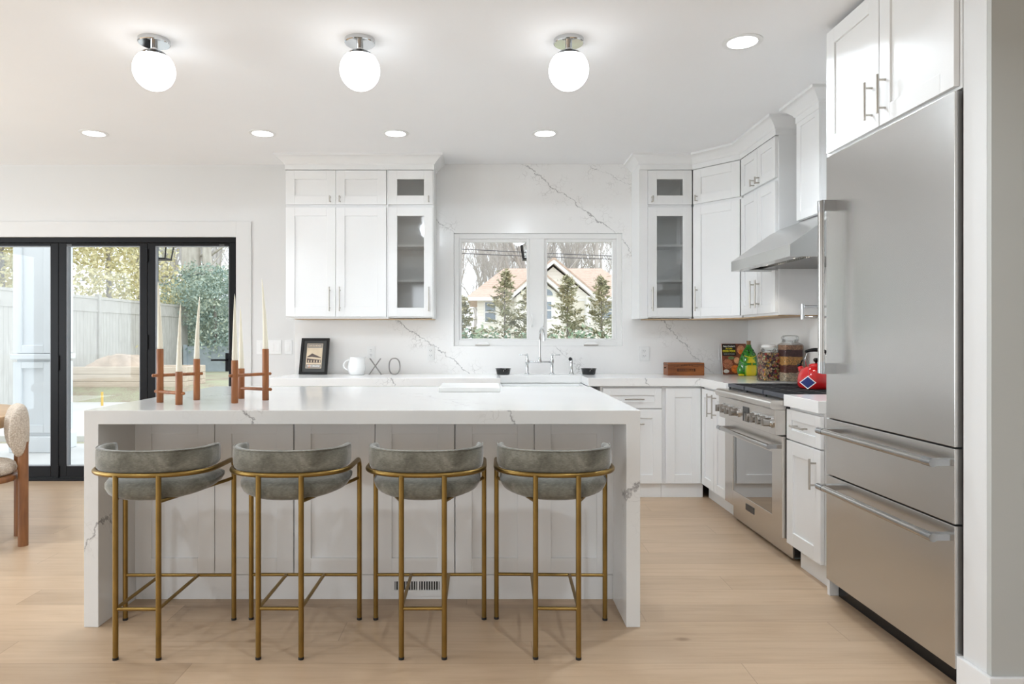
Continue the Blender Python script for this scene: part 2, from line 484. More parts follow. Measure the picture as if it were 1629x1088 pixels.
def mk_grass():
    b = NB('dormant_grass')
    v = b.coord('Object')
    f = b.noise(v, 1.1, 5, 0.65)
    f2 = b.noise(v, 30, 3, 0.7)
    ff = b.math('ADD', b.math('MULTIPLY', f, 0.6), b.math('MULTIPLY', f2, 0.4))
    c = b.ramp(ff, [(0.38, (0.36, 0.26, 0.22)), (0.47, (0.42, 0.38, 0.29)), (0.60, (0.46, 0.48, 0.33))])
    return b.bsdf(c, 0.95, 0, b.bump(f2, 0.6, 0.03), 0.1)
M['grass'] = mk_grass()

def mk_leaf(name, stops, scale=1.6):
    b = NB(name)
    v = b.coord('Object')
    f = b.noise(v, scale, 4, 0.7)
    f2 = b.noise(v, scale * 14, 2)
    c = b.ramp(b.math('ADD', b.math('MULTIPLY', f, 0.6), b.math('MULTIPLY', f2, 0.4)), stops)
    return b.bsdf(c, 0.7, 0, None, 0.2)
M['yellowleaf'] = mk_leaf('yellowish_foliage', [(0.38, (0.46, 0.47, 0.30)), (0.5, (0.72, 0.65, 0.38)), (0.62, (0.85, 0.78, 0.54))])
M['hemlock'] = mk_leaf('hemlock_foliage', [(0.38, (0.24, 0.34, 0.32)), (0.5, (0.38, 0.46, 0.40)), (0.62, (0.60, 0.62, 0.46))])  # haze is put into the colour: greens lightened and desaturated
M['shrub'] = mk_leaf('conifer_foliage', [(0.38, (0.27, 0.31, 0.22)), (0.5, (0.45, 0.44, 0.30)), (0.62, (0.66, 0.58, 0.40))])
M['hedge'] = mk_leaf('hedge_foliage', [(0.38, (0.14, 0.24, 0.18)), (0.5, (0.26, 0.36, 0.26)), (0.62, (0.42, 0.46, 0.3))])
M['twig'] = mk_wood('bare_twigs', (0.40, 0.375, 0.36), (0.58, 0.55, 0.53), 0.9, nscale=3)

def mk_roof():
    b = NB('tan_shingles')
    v = b.coord('Object')
    f = b.noise(v, 6, 3, 0.7)
    s = b.n('ShaderNodeSeparateXYZ')
    b.l(v, s.inputs[0])
    band = b.math('FRACT', b.math('MULTIPLY', s.outputs[2], 9.0))
    c = b.ramp(b.math('ADD', b.math('MULTIPLY', f, 0.8), b.math('MULTIPLY', band, 0.2)), [(0.35, (0.47, 0.345, 0.28)), (0.65, (0.60, 0.465, 0.385))])
    return b.bsdf(c, 0.9)
M['roof'] = mk_roof()

def mk_siding():
    b = NB('clapboard')
    v = b.pos()
    s = b.n('ShaderNodeSeparateXYZ')
    b.l(v, s.inputs[0])
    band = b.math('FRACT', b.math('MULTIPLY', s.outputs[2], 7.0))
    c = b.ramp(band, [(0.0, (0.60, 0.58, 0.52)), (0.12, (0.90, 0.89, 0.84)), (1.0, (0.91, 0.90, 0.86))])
    return b.bsdf(c, 0.8)
M['clapboard'] = mk_siding()

# ------------------------------------------------------------------ builders
def wloc(o):
    v = Vector((0, 0, 0))
    while o is not None:
        v = v + o.location
        o = o.parent
    return v

def tag(o, label=None, cat=None, group=None, kind=None):
    if label: o['label'] = label
    if cat: o['category'] = cat
    if group: o['group'] = group
    if kind: o['kind'] = kind
    return o

def empty(name, loc, label, cat, group=None, kind=None):
    o = bpy.data.objects.new(name, None)
    o.empty_display_size = 0.05
    C.objects.link(o)
    o.location = loc
    tag(o, label, cat, group, kind)
    return o

class MB:
    def __init__(s, mat=None):
        s.bm = bmesh.new()
        s.T = mat
    def _v(s, p):
        p = Vector(p)
        if s.T is not None:
            p = s.T @ p
        return s.bm.verts.new(p)
    def box(s, x0, x1, y0, y1, z0, z1):
        v = [s._v(p) for p in ((x0, y0, z0), (x1, y0, z0), (x1, y1, z0), (x0, y1, z0), (x0, y0, z1), (x1, y0, z1), (x1, y1, z1), (x0, y1, z1))]
        for f in ((0, 3, 2, 1), (4, 5, 6, 7), (0, 1, 5, 4), (1, 2, 6, 5), (2, 3, 7, 6), (3, 0, 4, 7)):
            s.bm.faces.new([v[i] for i in f])
        return s
    def hexa(s, pts):
        """8 points: bottom ring 0-3, top ring 4-7"""
        v = [s._v(p) for p in pts]
        for f in ((0, 3, 2, 1), (4, 5, 6, 7), (0, 1, 5, 4), (1, 2, 6, 5), (2, 3, 7, 6), (3, 0, 4, 7)):
            s.bm.faces.new([v[i] for i in f])
        return s
    def rings(s, rings, closed_u=True, caps=True):
        """list of rings (each list of points) lofted"""
        vr = [[s._v(p) for p in r] for r in rings]
        n = len(vr[0])
        for a, b in zip(vr[:-1], vr[1:]):
            for i in range(n if closed_u else n - 1):
                j = (i + 1) % n
                try:
                    s.bm.faces.new((a[i], a[j], b[j], b[i]))
                except ValueError:
                    pass
        if caps:
            s.bm.faces.new(list(reversed(vr[0])))
            s.bm.faces.new(vr[-1])
        return s
    def tube(s, pts, r, seg=10, closed=False, radii=None):
        pts = [Vector(p) for p in pts]
        n = len(pts)
        rings = []
        up = Vector((0, 0, 1))
        prev = None
        for i, p in enumerate(pts):
            if closed:
                d = pts[(i + 1) % n] - pts[i - 1]
            else:
                d = pts[min(i + 1, n - 1)] - pts[max(i - 1, 0)]
            d.normalize()
            if prev is None:
                a = up if abs(d.dot(up)) < 0.9 else Vector((1, 0, 0))
                u = d.cross(a).normalized()
            else:
                u = (prev - d * prev.dot(d))
                if u.length < 1e-6:
                    u = d.orthogonal()
                u.normalize()
            prev = u
            w_ = d.cross(u)
            rr = radii[i] if radii else r
            rings.append([p + (u * math.cos(2 * PI * k / seg) + w_ * math.sin(2 * PI * k / seg)) * rr for k in range(seg)])
        if closed:
            rings.append(rings[0])
        s.rings(rings, True, not closed)
        if closed:
            bmesh.ops.remove_doubles(s.bm, verts=s.bm.verts[:], dist=1e-6)
        return s
    def cyl(s, p0, p1, r, r1=None, seg=16):
        return s.tube([p0, p1], r, seg, radii=[r, r if r1 is None else r1])
    def lathe(s, prof, c=(0, 0, 0), seg=24, sx=1.0, sy=1.0, caps=True):
        """prof: list of (r,z)"""
        rings = []
        for (r, z) in prof:
            r = max(r, 1e-5)
            rings.append([(c[0] + r * sx * math.cos(2 * PI * k / seg), c[1] + r * sy * math.sin(2 * PI * k / seg), c[2] + z) for k in range(seg)])
        return s.rings(rings, True, caps)
    def prism(s, poly, f, a, b):
        """poly: list of 2D pts; f(p2,t)->3D; from t=a to t=b"""
        return s.rings([[f(p, a) for p in poly], [f(p, b) for p in poly]])
    def ell(s, c, rx, ry, rz, seg=16, rows=10):
        rings = []
        for i in range(rows + 1):
            th = PI * i / rows
            rr = max(math.sin(th), 1e-4)
            rings.append([(c[0] + rx * rr * math.cos(2 * PI * k / seg), c[1] + ry * rr * math.sin(2 * PI * k / seg), c[2] - rz * math.cos(th)) for k in range(seg)])
        return s.rings(rings)
    def build(s, name, mat, parent=None, smooth=False, bevel=0.0, segs=2, subsurf=0, origin=None, normals=True, auto=None):
        bm = s.bm
        if normals:
            bmesh.ops.recalc_face_normals(bm, faces=bm.faces[:])
        me = bpy.data.meshes.new(name)
        o = bpy.data.objects.new(name, me)
        C.objects.link(o)
        if parent is not None:
            org = wloc(parent)
            o.parent = parent
        else:
            if origin is None:
                lo = [min(v.co[i] for v in bm.verts) for i in range(3)]
                hi = [max(v.co[i] for v in bm.verts) for i in range(3)]
                org = Vector(((lo[0] + hi[0]) / 2, (lo[1] + hi[1]) / 2, lo[2]))
            else:
                org = Vector(origin)
            o.location = org
        for v in bm.verts:
            v.co -= org
        bm.to_mesh(me)
        bm.free()
        me.materials.append(mat if not isinstance(mat, str) else M[mat])
        if smooth:
            me.shade_smooth()
            if auto:
                try:
                    me.set_sharp_from_angle(angle=R(auto))
                except Exception:
                    pass
        if bevel:
            b = o.modifiers.new('bevel', 'BEVEL')
            b.width = bevel
            b.segments = segs
            b.limit_method = 'ANGLE'
            b.angle_limit = R(40)
        if subsurf:
            b = o.modifiers.new('sub', 'SUBSURF')
            b.levels = subsurf
            b.render_levels = subsurf
        return o

def kids(o):
    return list(o.children)
def copy_tree(o, parent=None):
    c = o.copy()
    C.objects.link(c)
    c.parent = parent
    for ch in kids(o):
        copy_tree(ch, c)
    return c
def struct(o, label=None):
    o['kind'] = 'structure'
    if label: o['label'] = label
    return o

def text_mesh(name, body, size, mat, parent, mat4, extrude=0.0006, align='CENTER', sx=1.0, bold=0.0, shear=0.0):
    cu = bpy.data.curves.new(name, 'FONT')
    cu.body = body
    cu.size = size
    cu.extrude = extrude
    cu.offset = bold
    cu.shear = shear
    cu.align_x = align
    cu.align_y = 'CENTER'
    tmp = bpy.data.objects.new(name + '_tmp', cu)
    C.objects.link(tmp)
    bpy.context.view_layer.update()
    me = bpy.data.meshes.new_from_object(tmp)
    bpy.data.objects.remove(tmp)
    org = wloc(parent)
    for v in me.vertices:
        v.co = (mat4 @ Vector((v.co.x * sx, v.co.y, v.co.z))) - org
    o = bpy.data.objects.new(name, me)
    C.objects.link(o)
    o.parent = parent
    me.materials.clear()
    me.materials.append(M[mat] if isinstance(mat, str) else mat)
    return o

def frame_m(O, U, N):
    """local (u, n, z): u along width, n outwards, z up"""
    U = Vector(U).normalized(); N = Vector(N).normalized()
    m = Matrix.Identity(4)
    for i in range(3):
        m[i][0] = U[i]; m[i][1] = N[i]; m[i][2] = (0, 0, 1)[i]; m[i][3] = O[i]
    return m

def bar_handle(T, parent, u, z, length, vertical=True, off=0.032, r=0.0055, mat='nickel', face=0.0):
    """T-bar pull; centre (u,z); face = n of the door surface"""
    m = MB(T)
    h = length / 2
    n = face + off
    if vertical:
        m.cyl((u, n, z - h), (u, n, z + h), r, seg=10)
        for s_ in (-1, 1):
            m.cyl((u, face - 0.001, z + s_ * h * 0.72), (u, n, z + s_ * h * 0.72), r * 0.9, seg=8)
    else:
        m.cyl((u - h, n, z), (u + h, n, z), r, seg=10)
        for s_ in (-1, 1):
            m.cyl((u + s_ * h * 0.72, face - 0.001, z), (u + s_ * h * 0.72, n, z), r * 0.9, seg=8)
    return m.build('handle', mat, parent, smooth=True, auto=40)

def shaker(T, parent, u0, u1, z0, z1, stile=0.073, th=0.02, rec=0.009, name='door', mat='white', glass=False, handle=None):
    """shaker front whose outer face lies at n=0 (body behind, n<0). handle=(u,z,len,vertical)"""
    g = 0.0015
    u0 += g; u1 -= g; z0 += g; z1 -= g
    m = MB(T)
    m.box(u0, u0 + stile, -th, 0, z0, z1)
    m.box(u1 - stile, u1, -th, 0, z0, z1)
    m.box(u0 + stile, u1 - stile, -th, 0, z1 - stile, z1)
    m.box(u0 + stile, u1 - stile, -th, 0, z0, z0 + stile)
    if not glass:
        m.box(u0 + stile - 0.001, u1 - stile + 0.001, -th + 0.001, -rec, z0 + stile - 0.001, z1 - stile + 0.001)
    d = m.build(name, mat, parent, bevel=0.0012, segs=1)
    if glass:
        MB(T).box(u0 + stile - 0.004, u1 - stile + 0.004, -th + 0.004, -th + 0.008, z0 + stile - 0.004, z1 - stile + 0.004).build('pane', 'cabglass', d)
    if handle:
        bar_handle(T, d, handle[0], handle[1], handle[2], handle[3])
    return d

H = 2.735
YW = 5.905          # painted back wall face
YQ = 5.885          # quartz face
XR = 2.28           # right wall face
ZC = 0.928          # counter top
# ================================================================== ROOM SHELL
struct(MB().box(-6.5, 3.5, -3.9, 5.93, -0.12, 0.0).build('floor', 'floor'), 'light oak plank floor')
cm = MB()
cm.box(-6.5, 3.5, -3.9, 6.1, H, H + 0.15)
struct(cm.build('ceiling', 'ceiling'), 'flat white ceiling')
# back wall with door opening and window opening
DX1, DX0, DZ = -2.152, -5.35, 2.1075
WX0, WX1, WZ0, WZ1 = -0.272, 1.181, 1.1665, 2.139
m = MB()
m.box(-6.5, DX0, YW, YW + 0.2, 0, H)
m.box(DX0, DX1, YW, YW + 0.2, DZ, H)
m.box(DX1, WX0, YW, YW + 0.2, 0, H)
m.box(WX0, WX1, YW, YW + 0.2, 0, WZ0)
m.box(WX0, WX1, YW, YW + 0.2, WZ1, H)
m.box(WX1, XR + 0.2, YW, YW + 0.2, 0, H)
struct(m.build('wall_back', 'wall'), 'off-white painted back wall')
m = MB()
Xq = -1.642
m.box(Xq, WX0, YQ, YW, 0.3, H)
m.box(WX0, WX1, YQ, YW, 0.3, WZ0)
m.box(WX0, WX1, YQ, YW, WZ1, H)
m.box(WX1, XR, YQ, YW, 0.3, H)
struct(m.build('wall_backsplash', 'splash'), 'full-height white veined quartz slab behind the sink')
struct(MB().box(XR, XR + 0.2, 2.24, YW + 0.2, 0, H).build('wall_right', 'wall'))
struct(MB().box(XR - 0.015, XR, 3.3, YQ, ZC - 0.05, 2.6).build('wall_splash_side', 'splashright'))
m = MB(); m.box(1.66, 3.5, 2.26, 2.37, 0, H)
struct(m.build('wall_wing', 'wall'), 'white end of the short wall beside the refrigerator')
struct(MB().box(1.661, 3.5, 2.24, 2.26, 0, H).build('wall_grey', 'graywall'), 'grey wall face at the right edge')
struct(MB().box(3.3, 3.5, -3.9, 2.24, 0, H).build('wall_side_right', 'wall'))
# left wall with the added fill-light openings
m = MB()
ys = [-3.9]
for a, b_ in FILL_LEFT: ys += [a, b_]
ys.append(YW + 0.2)
for i in range(0, len(ys), 2):
    m.box(-6.5, -6.3, ys[i], ys[i + 1], 0, H)
for a, b_ in FILL_LEFT:
    m.box(-6.5, -6.3, a, b_, 0, 0.25)
    m.box(-6.5, -6.3, a, b_, 2.35, H)
struct(m.build('wall_left', 'wall'))
m = MB()
xs = [-6.5]
for a, b_ in FILL_REAR: xs += [a, b_]
xs.append(3.5)
for i in range(0, len(xs), 2):
    m.box(xs[i], xs[i + 1], -3.9, -3.7, 0, H)
for a, b_ in FILL_REAR:
    m.box(a, b_, -3.9, -3.7, 0, 0.35)
    m.box(a, b_, -3.9, -3.7, 2.35, H)
struct(m.build('wall_rear', 'wall'))
# baseboards
m = MB(); m.box(1.645, 1.66, 2.235, 2.372, 0, 0.135); m.box(1.66, 1.665, 2.225, 2.24, 0, 0.135); m.box(1.645, 3.3, 2.225, 2.24, 0, 0.135)
m.box(1.645, 1.70, 2.37, 2.385, 0, 0.135)
struct(m.build('baseboard_right', 'trim', bevel=0.004), 'white baseboard round the end of the short wall')
m = MB(); m.box(-2.024, -1.66, YW - 0.014, YW, 0, 0.135); m.box(-6.3, DX0 - .13, YW - 0.014, YW, 0, 0.135)
struct(m.build('baseboard_back', 'trim', bevel=0.004))
# door casing
m = MB()
m.box(DX0 - 0.13, DX0, YW - 0.013, YW, 0, DZ + 0.135)
m.box(DX1, DX1 + 0.13, YW - 0.013, YW, 0, DZ + 0.135)
m.box(DX0, DX1, YW - 0.013, YW, DZ, DZ + 0.135)
struct(m.build('trim_1', 'wall', bevel=0.002), 'flat white casing round the black folding door')

# ================================================================== GLASS FOLDING DOOR
dr = empty('door_1', ((DX0 + DX1) / 2, YW, 0), 'black-framed folding glass door to the patio', 'door', kind='structure')
m = MB()
m.box(DX0, DX1, YW + 0.005, YW + 0.12, DZ - 0.045, DZ)
m.box(DX0, DX0 + 0.05, YW + 0.005, YW + 0.12, 0, DZ - 0.045)
m.box(DX1 - 0.055, DX1, YW + 0.005, YW + 0.12, 0, DZ - 0.045)
m.box(DX0, DX1, YW - 0.01, YW + 0.12, 0.0, 0.022)
m.build('frame', 'blackal', dr, bevel=0.003)
def gx(px): return (px - 772) / 1086 * 5.93
gz0, gz1 = 0.125, 2.033
panels = [(gx(-105), gx(14), ), ]
# leaf boundaries (outer edges) measured along the wall
leafs = [(DX0 + 0.05, gx(-56), gx(-200), gx(-80)), (gx(-56), gx(94.5), gx(-35), gx(82)), (gx(94.5), gx(235.5), gx(107.3), gx(223.8)), (gx(235.5), DX1 - 0.055, gx(248.3), gx(365.3))]
leafs[0] = (DX0 + 0.05, gx(-56), DX0 + 0.12, gx(-69))
for i, (a, b_, g0, g1) in enumerate(leafs):
    m = MB()
    y0, y1 = YW + 0.012, YW + 0.075
    g1 = min(g1, b_ - 0.002)
    m.box(a + 0.002, g0, y0, y1, 0.03, DZ - 0.05)
    m.box(g1, b_ - 0.001, y0, y1, 0.03, DZ - 0.05)
    m.box(g0, g1, y0, y1, gz1, DZ - 0.05)
    m.box(g0, g1, y0, y1, 0.03, gz0)
    lf = m.build('door_leaf', 'blackal', dr, bevel=0.003)
    m = MB()
    t = 0.005
    m.box(g0, g0 + t, y0 + .001, y1 - 0.02, gz0, gz1); m.box(g1 - t, g1, y0 + .001, y1 - 0.02, gz0, gz1)
    m.box(g0, g1, y0 + .001, y1 - 0.02, gz1 - t, gz1); m.box(g0, g1, y0 + .001, y1 - 0.02, gz0, gz0 + t)
    m.build('gasket', 'greygasket', lf)
    MB().box(g0 + 0.001, g1 - 0.001, YW + 0.040, YW + 0.046, gz0 + .001, gz1 - .001).build('pane', 'doorglass', lf)
    if i in (1, 2):
        m = MB()
        for zc, hh in ((1.95, 0.12), (1.20, 0.13), (0.25, 0.12)):
            if i == 2 or zc < 1.9:
                m.box(b_ - 0.008, b_ + 0.008, y0 - 0.012, y0, zc - hh / 2 - (0.18 if i == 1 else 0), zc + hh / 2 - (0.18 if i == 1 else 0))
        m.build('hinge', 'blackal', lf, bevel=0.003)
    if i == 3:
        m = MB()
        zc = 1.25 - (572.5 - 535) / 1086 * 5.9
        m.cyl((b_ - 0.03, y0, zc), (b_ - 0.03, y0 - 0.05, zc), 0.008)
        m.cyl((b_ - 0.022, y0 - 0.05, zc), (b_ - 0.15, y0 - 0.05, zc), 0.008)
        m.box(b_ - 0.045, b_ - 0.015, y0 - 0.006, y0, zc - 0.10, zc + 0.06)
        m.build('lever_handle', 'blackal', lf, bevel=0.002)
    if i >= 1:
        m = MB()
        xc = (gx(112), gx(354), gx(-20))[i - 2] if i >= 2 else gx(-30)
        m.box(xc - 0.022, xc + 0.022, y0 - 0.006, y0, DZ - 0.072, DZ - 0.060)
        m.build('latch', 'steeldark', lf, bevel=0.001)

# ================================================================== KITCHEN WINDOW
wn = empty('window_1', ((WX0 + WX1) / 2, YQ, WZ0), 'white double casement window over the sink', 'window', kind='structure')
yf0, yf1 = YQ + 0.022, YQ + 0.09
m = MB()
o_ = 0.045
m.box(WX0, WX0 + o_, yf0, yf1, WZ0, WZ1); m.box(WX1 - o_, WX1, yf0, yf1, WZ0, WZ1)
m.box(WX0 + o_, WX1 - o_, yf0, yf1, WZ1 - o_, WZ1); m.box(WX0 + o_, WX1 - o_, yf0, yf1, WZ0, WZ0 + 0.05)
xm0, xm1 = PX(841, 0, 5.93)[0] , PX(866.5, 0, 5.93)[0]
m.box(xm0 + .005, xm1 - .005, yf0, yf1, WZ0 + 0.05, WZ1 - o_)
m.build('frame', 'vinyl', wn, bevel=0.003)
for k, (p0, p1) in enumerate(((734.5, 837.9), (870.0, 973.4))):
    g0, g1 = PX(p0, 0, 5.95)[0], PX(p1, 0, 5.95)[0]
    z0, z1 = PX(0, 538.4, 5.95)[1], PX(0, 386, 5.95)[1]
    s0 = WX0 + o_ if k == 0 else xm1 - .005
    s1 = xm0 + .005 if k == 0 else WX1 - o_
    m = MB()
    ys0, ys1 = yf0 + 0.012, yf1 - 0.01
    m.box(s0, g0, ys0, ys1, WZ0 + 0.05, WZ1 - o_); m.box(g1, s1, ys0, ys1, WZ0 + 0.05, WZ1 - o_)
    m.box(g0, g1, ys0, ys1, z1, WZ1 - o_); m.box(g0, g1, ys0, ys1, WZ0 + 0.05, z0)
    sash = m.build('sash', 'vinyl', wn, bevel=0.003)
    MB().box(g0 + .0005, g1 - .0005, ys0 + 0.02, ys0 + 0.026, z0 + .0005, z1 - .0005).build('pane', 'glass', sash)
    # crank
    xc = PX(767.5 if k == 0 else 940, 0, 5.9)[0]
    m = MB()
    m.hexa([(xc - .055, yf0 - .025, WZ0 + .012), (xc + .055, yf0 - .025, WZ0 + .012), (xc + .065, yf0, WZ0 + .012), (xc - .065, yf0, WZ0 + .012),
            (xc - .03, yf0 - .012, WZ0 + .034), (xc + .03, yf0 - .012, WZ0 + .034), (xc + .035, yf0, WZ0 + .036), (xc - .035, yf0, WZ0 + .036)])
    cr_ = m.build('crank', 'vinyl', wn, bevel=0.003)
    MB().box(xc - .062, xc + .062, yf0 - .032, yf0 - .012, WZ0 + .004, WZ0 + .013).build('crank_arm', 'nickel', cr_, bevel=0.002)
    # sash lock lever on the mullion
    xl = PX(846 if k == 0 else 863.5, 0, 5.9)[0]
    m = MB()
    m.tube([(xl, yf0 - .004, 1.44), (xl + .004, yf0 - .016, 1.40), (xl + .005, yf0 - .018, 1.36), (xl, yf0 - .008, 1.33)], 0.006, 8)
    m.build('lock_lever', 'vinyl', wn, smooth=True)

# ================================================================== COUNTERTOPS
SX0, SX1 = 0.116, 0.794
YC = 5.255
TH = 0.0625
m = MB()
m.box(-1.66, SX0, YC, YQ, ZC - TH, ZC)
m.box(SX0, SX1, 5.64, YQ, ZC - TH, ZC)
m.box(SX1, XR - 0.016, YC, YQ, ZC - TH, ZC)
m.box(1.655, XR - 0.016, 4.706, YC, ZC - TH, ZC)
ct = m.build('countertop', 'counter', bevel=0.002)
tag(ct, 'L-shaped white quartz countertop along the back wall, cut out for the sink', 'countertop')
m = MB(); m.box(1.655, XR - 0.016, 3.395, 3.788, ZC - TH, ZC)
tag(m.build('countertop', 'counter', bevel=0.002), 'short piece of quartz countertop between the range and the refrigerator', 'countertop')
# island
IX0, IX1, IY1, IZ = -1.724, 0.6655, 4.344, 0.932
m = MB()
prof = [(IX0, 0), (IX0 + .062, 0), (IX0 + .062, IZ - .06), (IX1 - .0595, IZ - .06), (IX1 - .0595, 0), (IX1, 0), (IX1, IZ), (IX0, IZ)]
v0 = [m._v((x, YI, z)) for x, z in prof]
v1 = [m._v((x, IY1, z)) for x, z in prof]
for ring, rev in ((v0, False), (v1, True)):
    for q in ((0, 1, 2, 7), (2, 3, 6, 7), (3, 4, 5, 6)):
        f = [ring[i] for i in q]
        m.bm.faces.new(f if not rev else f[::-1])
for i in range(8):
    j = (i + 1) % 8
    m.bm.faces.new((v0[j], v0[i], v1[i], v1[j]))
isl = m.build('island_countertop', 'island', bevel=0.0015, segs=1)
tag(isl, 'white veined quartz island top with waterfall ends reaching the floor', 'countertop')

# island cabinets: three double-door units facing the stools
IF = 3.24
def island_unit(x0, x1, seams, label):
    e_ = empty('island_cabinet', ((x0 + x1) / 2, IF, 0), label, 'cabinet', 'island base cabinets')
    T = frame_m((0, IF, 0), (1, 0, 0), (0, -1, 0))
    MB().box(x0, x1, IF + 0.021, IY1 - 0.03, 0.115, IZ - 0.062).build('body', 'white', e_)
    MB().box(x0, x1, IF + 0.008, IY1 - 0.06, 0.0, 0.115).build('plinth', 'white', e_)
    for a, b_ in seams:
        shaker(T, e_, a, b_, 0.118, 0.866, stile=0.078)
    return e_
def ix(px): return (px - 772) / 1086 * IF
xa, xb = IX0 + 0.0625, IX1 - 0.060
island_unit(xa, ix(467.4), [(ix(214), ix(341.6)), (ix(341.6), ix(466.9))], 'white shaker island cabinet behind the two leftmost stools, its left side against the waterfall end')
island_unit(ix(467.4), ix(723.5), [(ix(468), ix(596.6)), (ix(596.6), ix(722.9))], 'middle white shaker island cabinet, above the slotted air vent')
island_unit(ix(723.5), xb, [(ix(724.2), ix(850)), (ix(850), ix(976))], 'white shaker island cabinet behind the rightmost stool')
# air register in the plinth
rg = empty('air_register', (ix(667), IF + 0.008, 0), 'white slotted air vent low in the island base, behind the third stool', 'air vent')
zz0, zz1 = 0.018, 0.108
sx0, sx1 = ix(627.6), ix(699)
mid = 4
m = MB()
yr0, yr1 = IF + 0.0005, IF + 0.0075
X0, X1 = ix(620.5), ix(713)
za, zb = 0.045, 0.087
m.box(X0, sx0, yr0, yr1, zz0, zz1); m.box(sx1, X1, yr0, yr1, zz0, zz1)
m.box(sx0, sx1, yr0, yr1, zb, zz1); m.box(sx0, sx1, yr0, yr1, zz0, za)
m.build('face_plate', 'plastic', rg)
m = MB()
n = 18
for k in range(n):
    c = sx0 + (k + 0.5) * (sx1 - sx0) / n
    wd = (sx1 - sx0) / n * (0.24 if k not in (9,) else 0.5)
    m.box(c - wd + 0.001, c + wd - 0.001, yr0 + 0.001, yr1, za, zb)
m.build('louvre_slats', 'plastic', rg)
MB().box(sx0, sx1, yr1 - 0.001, yr1 + 0.0, za, zb).build('dark_duct', 'slot', rg)

# ================================================================== BASE CABINETS, back run
def base_unit_back(x0, x1, fronts, label, yface=5.275, name='base_cabinet'):
    e_ = empty(name, ((x0 + x1) / 2, yface, 0), label, 'cabinet', 'white base cabinets')
    T = frame_m((0, yface, 0), (1, 0, 0), (0, -1, 0))
    MB().box(x0, x1, yface + 0.021, YQ - 0.005, 0.108, ZC - TH - 0.0005).build('body', 'white', e_)
    MB().box(x0, x1, yface + 0.03, YQ - 0.05, 0, 0.108).build('plinth', 'white', e_)
    for f in fronts:
        shaker(T, e_, *f[:4], name=f[4], handle=f[5] if len(f) > 5 else None, stile=f[6] if len(f) > 6 else 0.07)
    return e_
zt = 0.85
base_unit_back(0.892, 1.366, [(0.908, 1.365, 0.692, zt, 'drawer', (1.147, 0.766, 0.15, False), 0.055),
                              (0.908, 1.365, 0.111, 0.688, 'drawer', (1.147, 0.576, 0.15, False))], 'white base cabinet with two drawer fronts, right of the sink')
base_unit_back(1.368, 1.69, [(1.394, 1.668, 0.111, zt, 'door')], 'narrow white base cabinet without a handle, in the corner')
base_unit_back(-1.64, -1.06, [(-1.638, -1.35, 0.111, zt, 'door', (-1.39, .75, .15, True)), (-1.35, -1.062, 0.111, zt, 'door', (-1.31, .75, .15, True))], 'white base cabinet under the left end of the counter, below the picture frame')
base_unit_back(-1.058, -0.48, [(-1.056, -0.482, 0.692, zt, 'drawer', (-.77, .77, .15, False), 0.055), (-1.056, -0.482, 0.111, .688, 'drawer', (-.77, .6, .15, False))], 'white drawer base cabinet below the metal X and O letters')
base_unit_back(-0.478, 0.085, [(-0.476, -.19, 0.111, zt, 'door', (-.23, .75, .15, True)), (-.19, 0.083, 0.111, zt, 'door', (-.15, .75, .15, True))], 'white base cabinet just left of the sink')
# sink cabinet and sink
e_ = empty('sink_cabinet', ((SX0 + SX1) / 2, 5.275, 0), 'white cabinet below the farmhouse sink', 'cabinet', 'white base cabinets')
T = frame_m((0, 5.275, 0), (1, 0, 0), (0, -1, 0))
MB().box(0.087, 0.890, 5.296, YQ - 0.005, 0.108, 0.60).build('body', 'white', e_)
MB().box(0.087, 0.890, 5.305, YQ - 0.05, 0, 0.108).build('plinth', 'white', e_)
shaker(T, e_, 0.09, 0.488, 0.111, 0.60, handle=(0.45, 0.5, .15, True)); shaker(T, e_, 0.488, 0.888, 0.111, 0.60, handle=(0.53, 0.5, .15, True))
m = MB()
sa, sb, sc_, sd = SX0 - 0.004, SX1 + 0.004, 5.235, 5.665
zs0, zs1 = 0.615, 0.862
t = 0.022
m.box(sa, sb, sc_, sc_ + t, zs0, zs1); m.box(sa, sb, sd - t, sd, zs0, zs1)
m.box(sa, sa + t, sc_ + t, sd - t, zs0, zs1); m.box(sb - t, sb, sc_ + t, sd - t, zs0, zs1)
m.box(sa + t, sb - t, sc_ + t, sd - t, zs0, zs0 + t)
sk = m.build('farmhouse_sink', 'sink', bevel=0.006)
tag(sk, 'white apron-front sink set into the back counter under the window', 'sink')
MB().cyl(((sa + sb) / 2, 5.47, zs0 + t - .002), ((sa + sb) / 2, 5.47, zs0 + t + 0.004), 0.045, seg=24).build('drain', 'steelbar', sk)

# ================================================================== BASE CABINETS, right run (face -x)
XF = 1.67
def T_right(xface):
    return frame_m((xface, 0, 0), (0, 1, 0), (-1, 0, 0))
e_ = empty('base_cabinet', (XF, 4.99, 0), 'white base cabinet with two narrow pull-handled doors, between the corner and the range', 'cabinet', 'white base cabinets')
T = T_right(XF)
MB().box(XF + 0.021, XR - 0.02, 4.712, 5.27, 0.108, ZC - TH - .0005).build('body', 'white', e_)
MB().box(1.735, XR - 0.05, 4.712, 5.30, 0, 0.108).build('plinth', 'white', e_)
shaker(T, e_, 4.99, 5.272, 0.111, zt, handle=(5.05, 0.74, 0.17, True), stile=0.065)
shaker(T, e_, 4.712, 4.988, 0.111, zt, handle=(4.94, 0.74, 0.17, True), stile=0.065)
e_ = empty('base_cabinet', (XF, 3.59, 0), 'white base cabinet with one drawer over one door, between the range and the refrigerator', 'cabinet', 'white base cabinets')
MB().box(XF + 0.021, XR - 0.02, 3.40, 3.785, 0.106, ZC - TH - .0005).build('body', 'white', e_)
MB().box(1.71, XR - 0.05, 3.32, 3.70, 0, 0.106).build('plinth', 'white', e_)
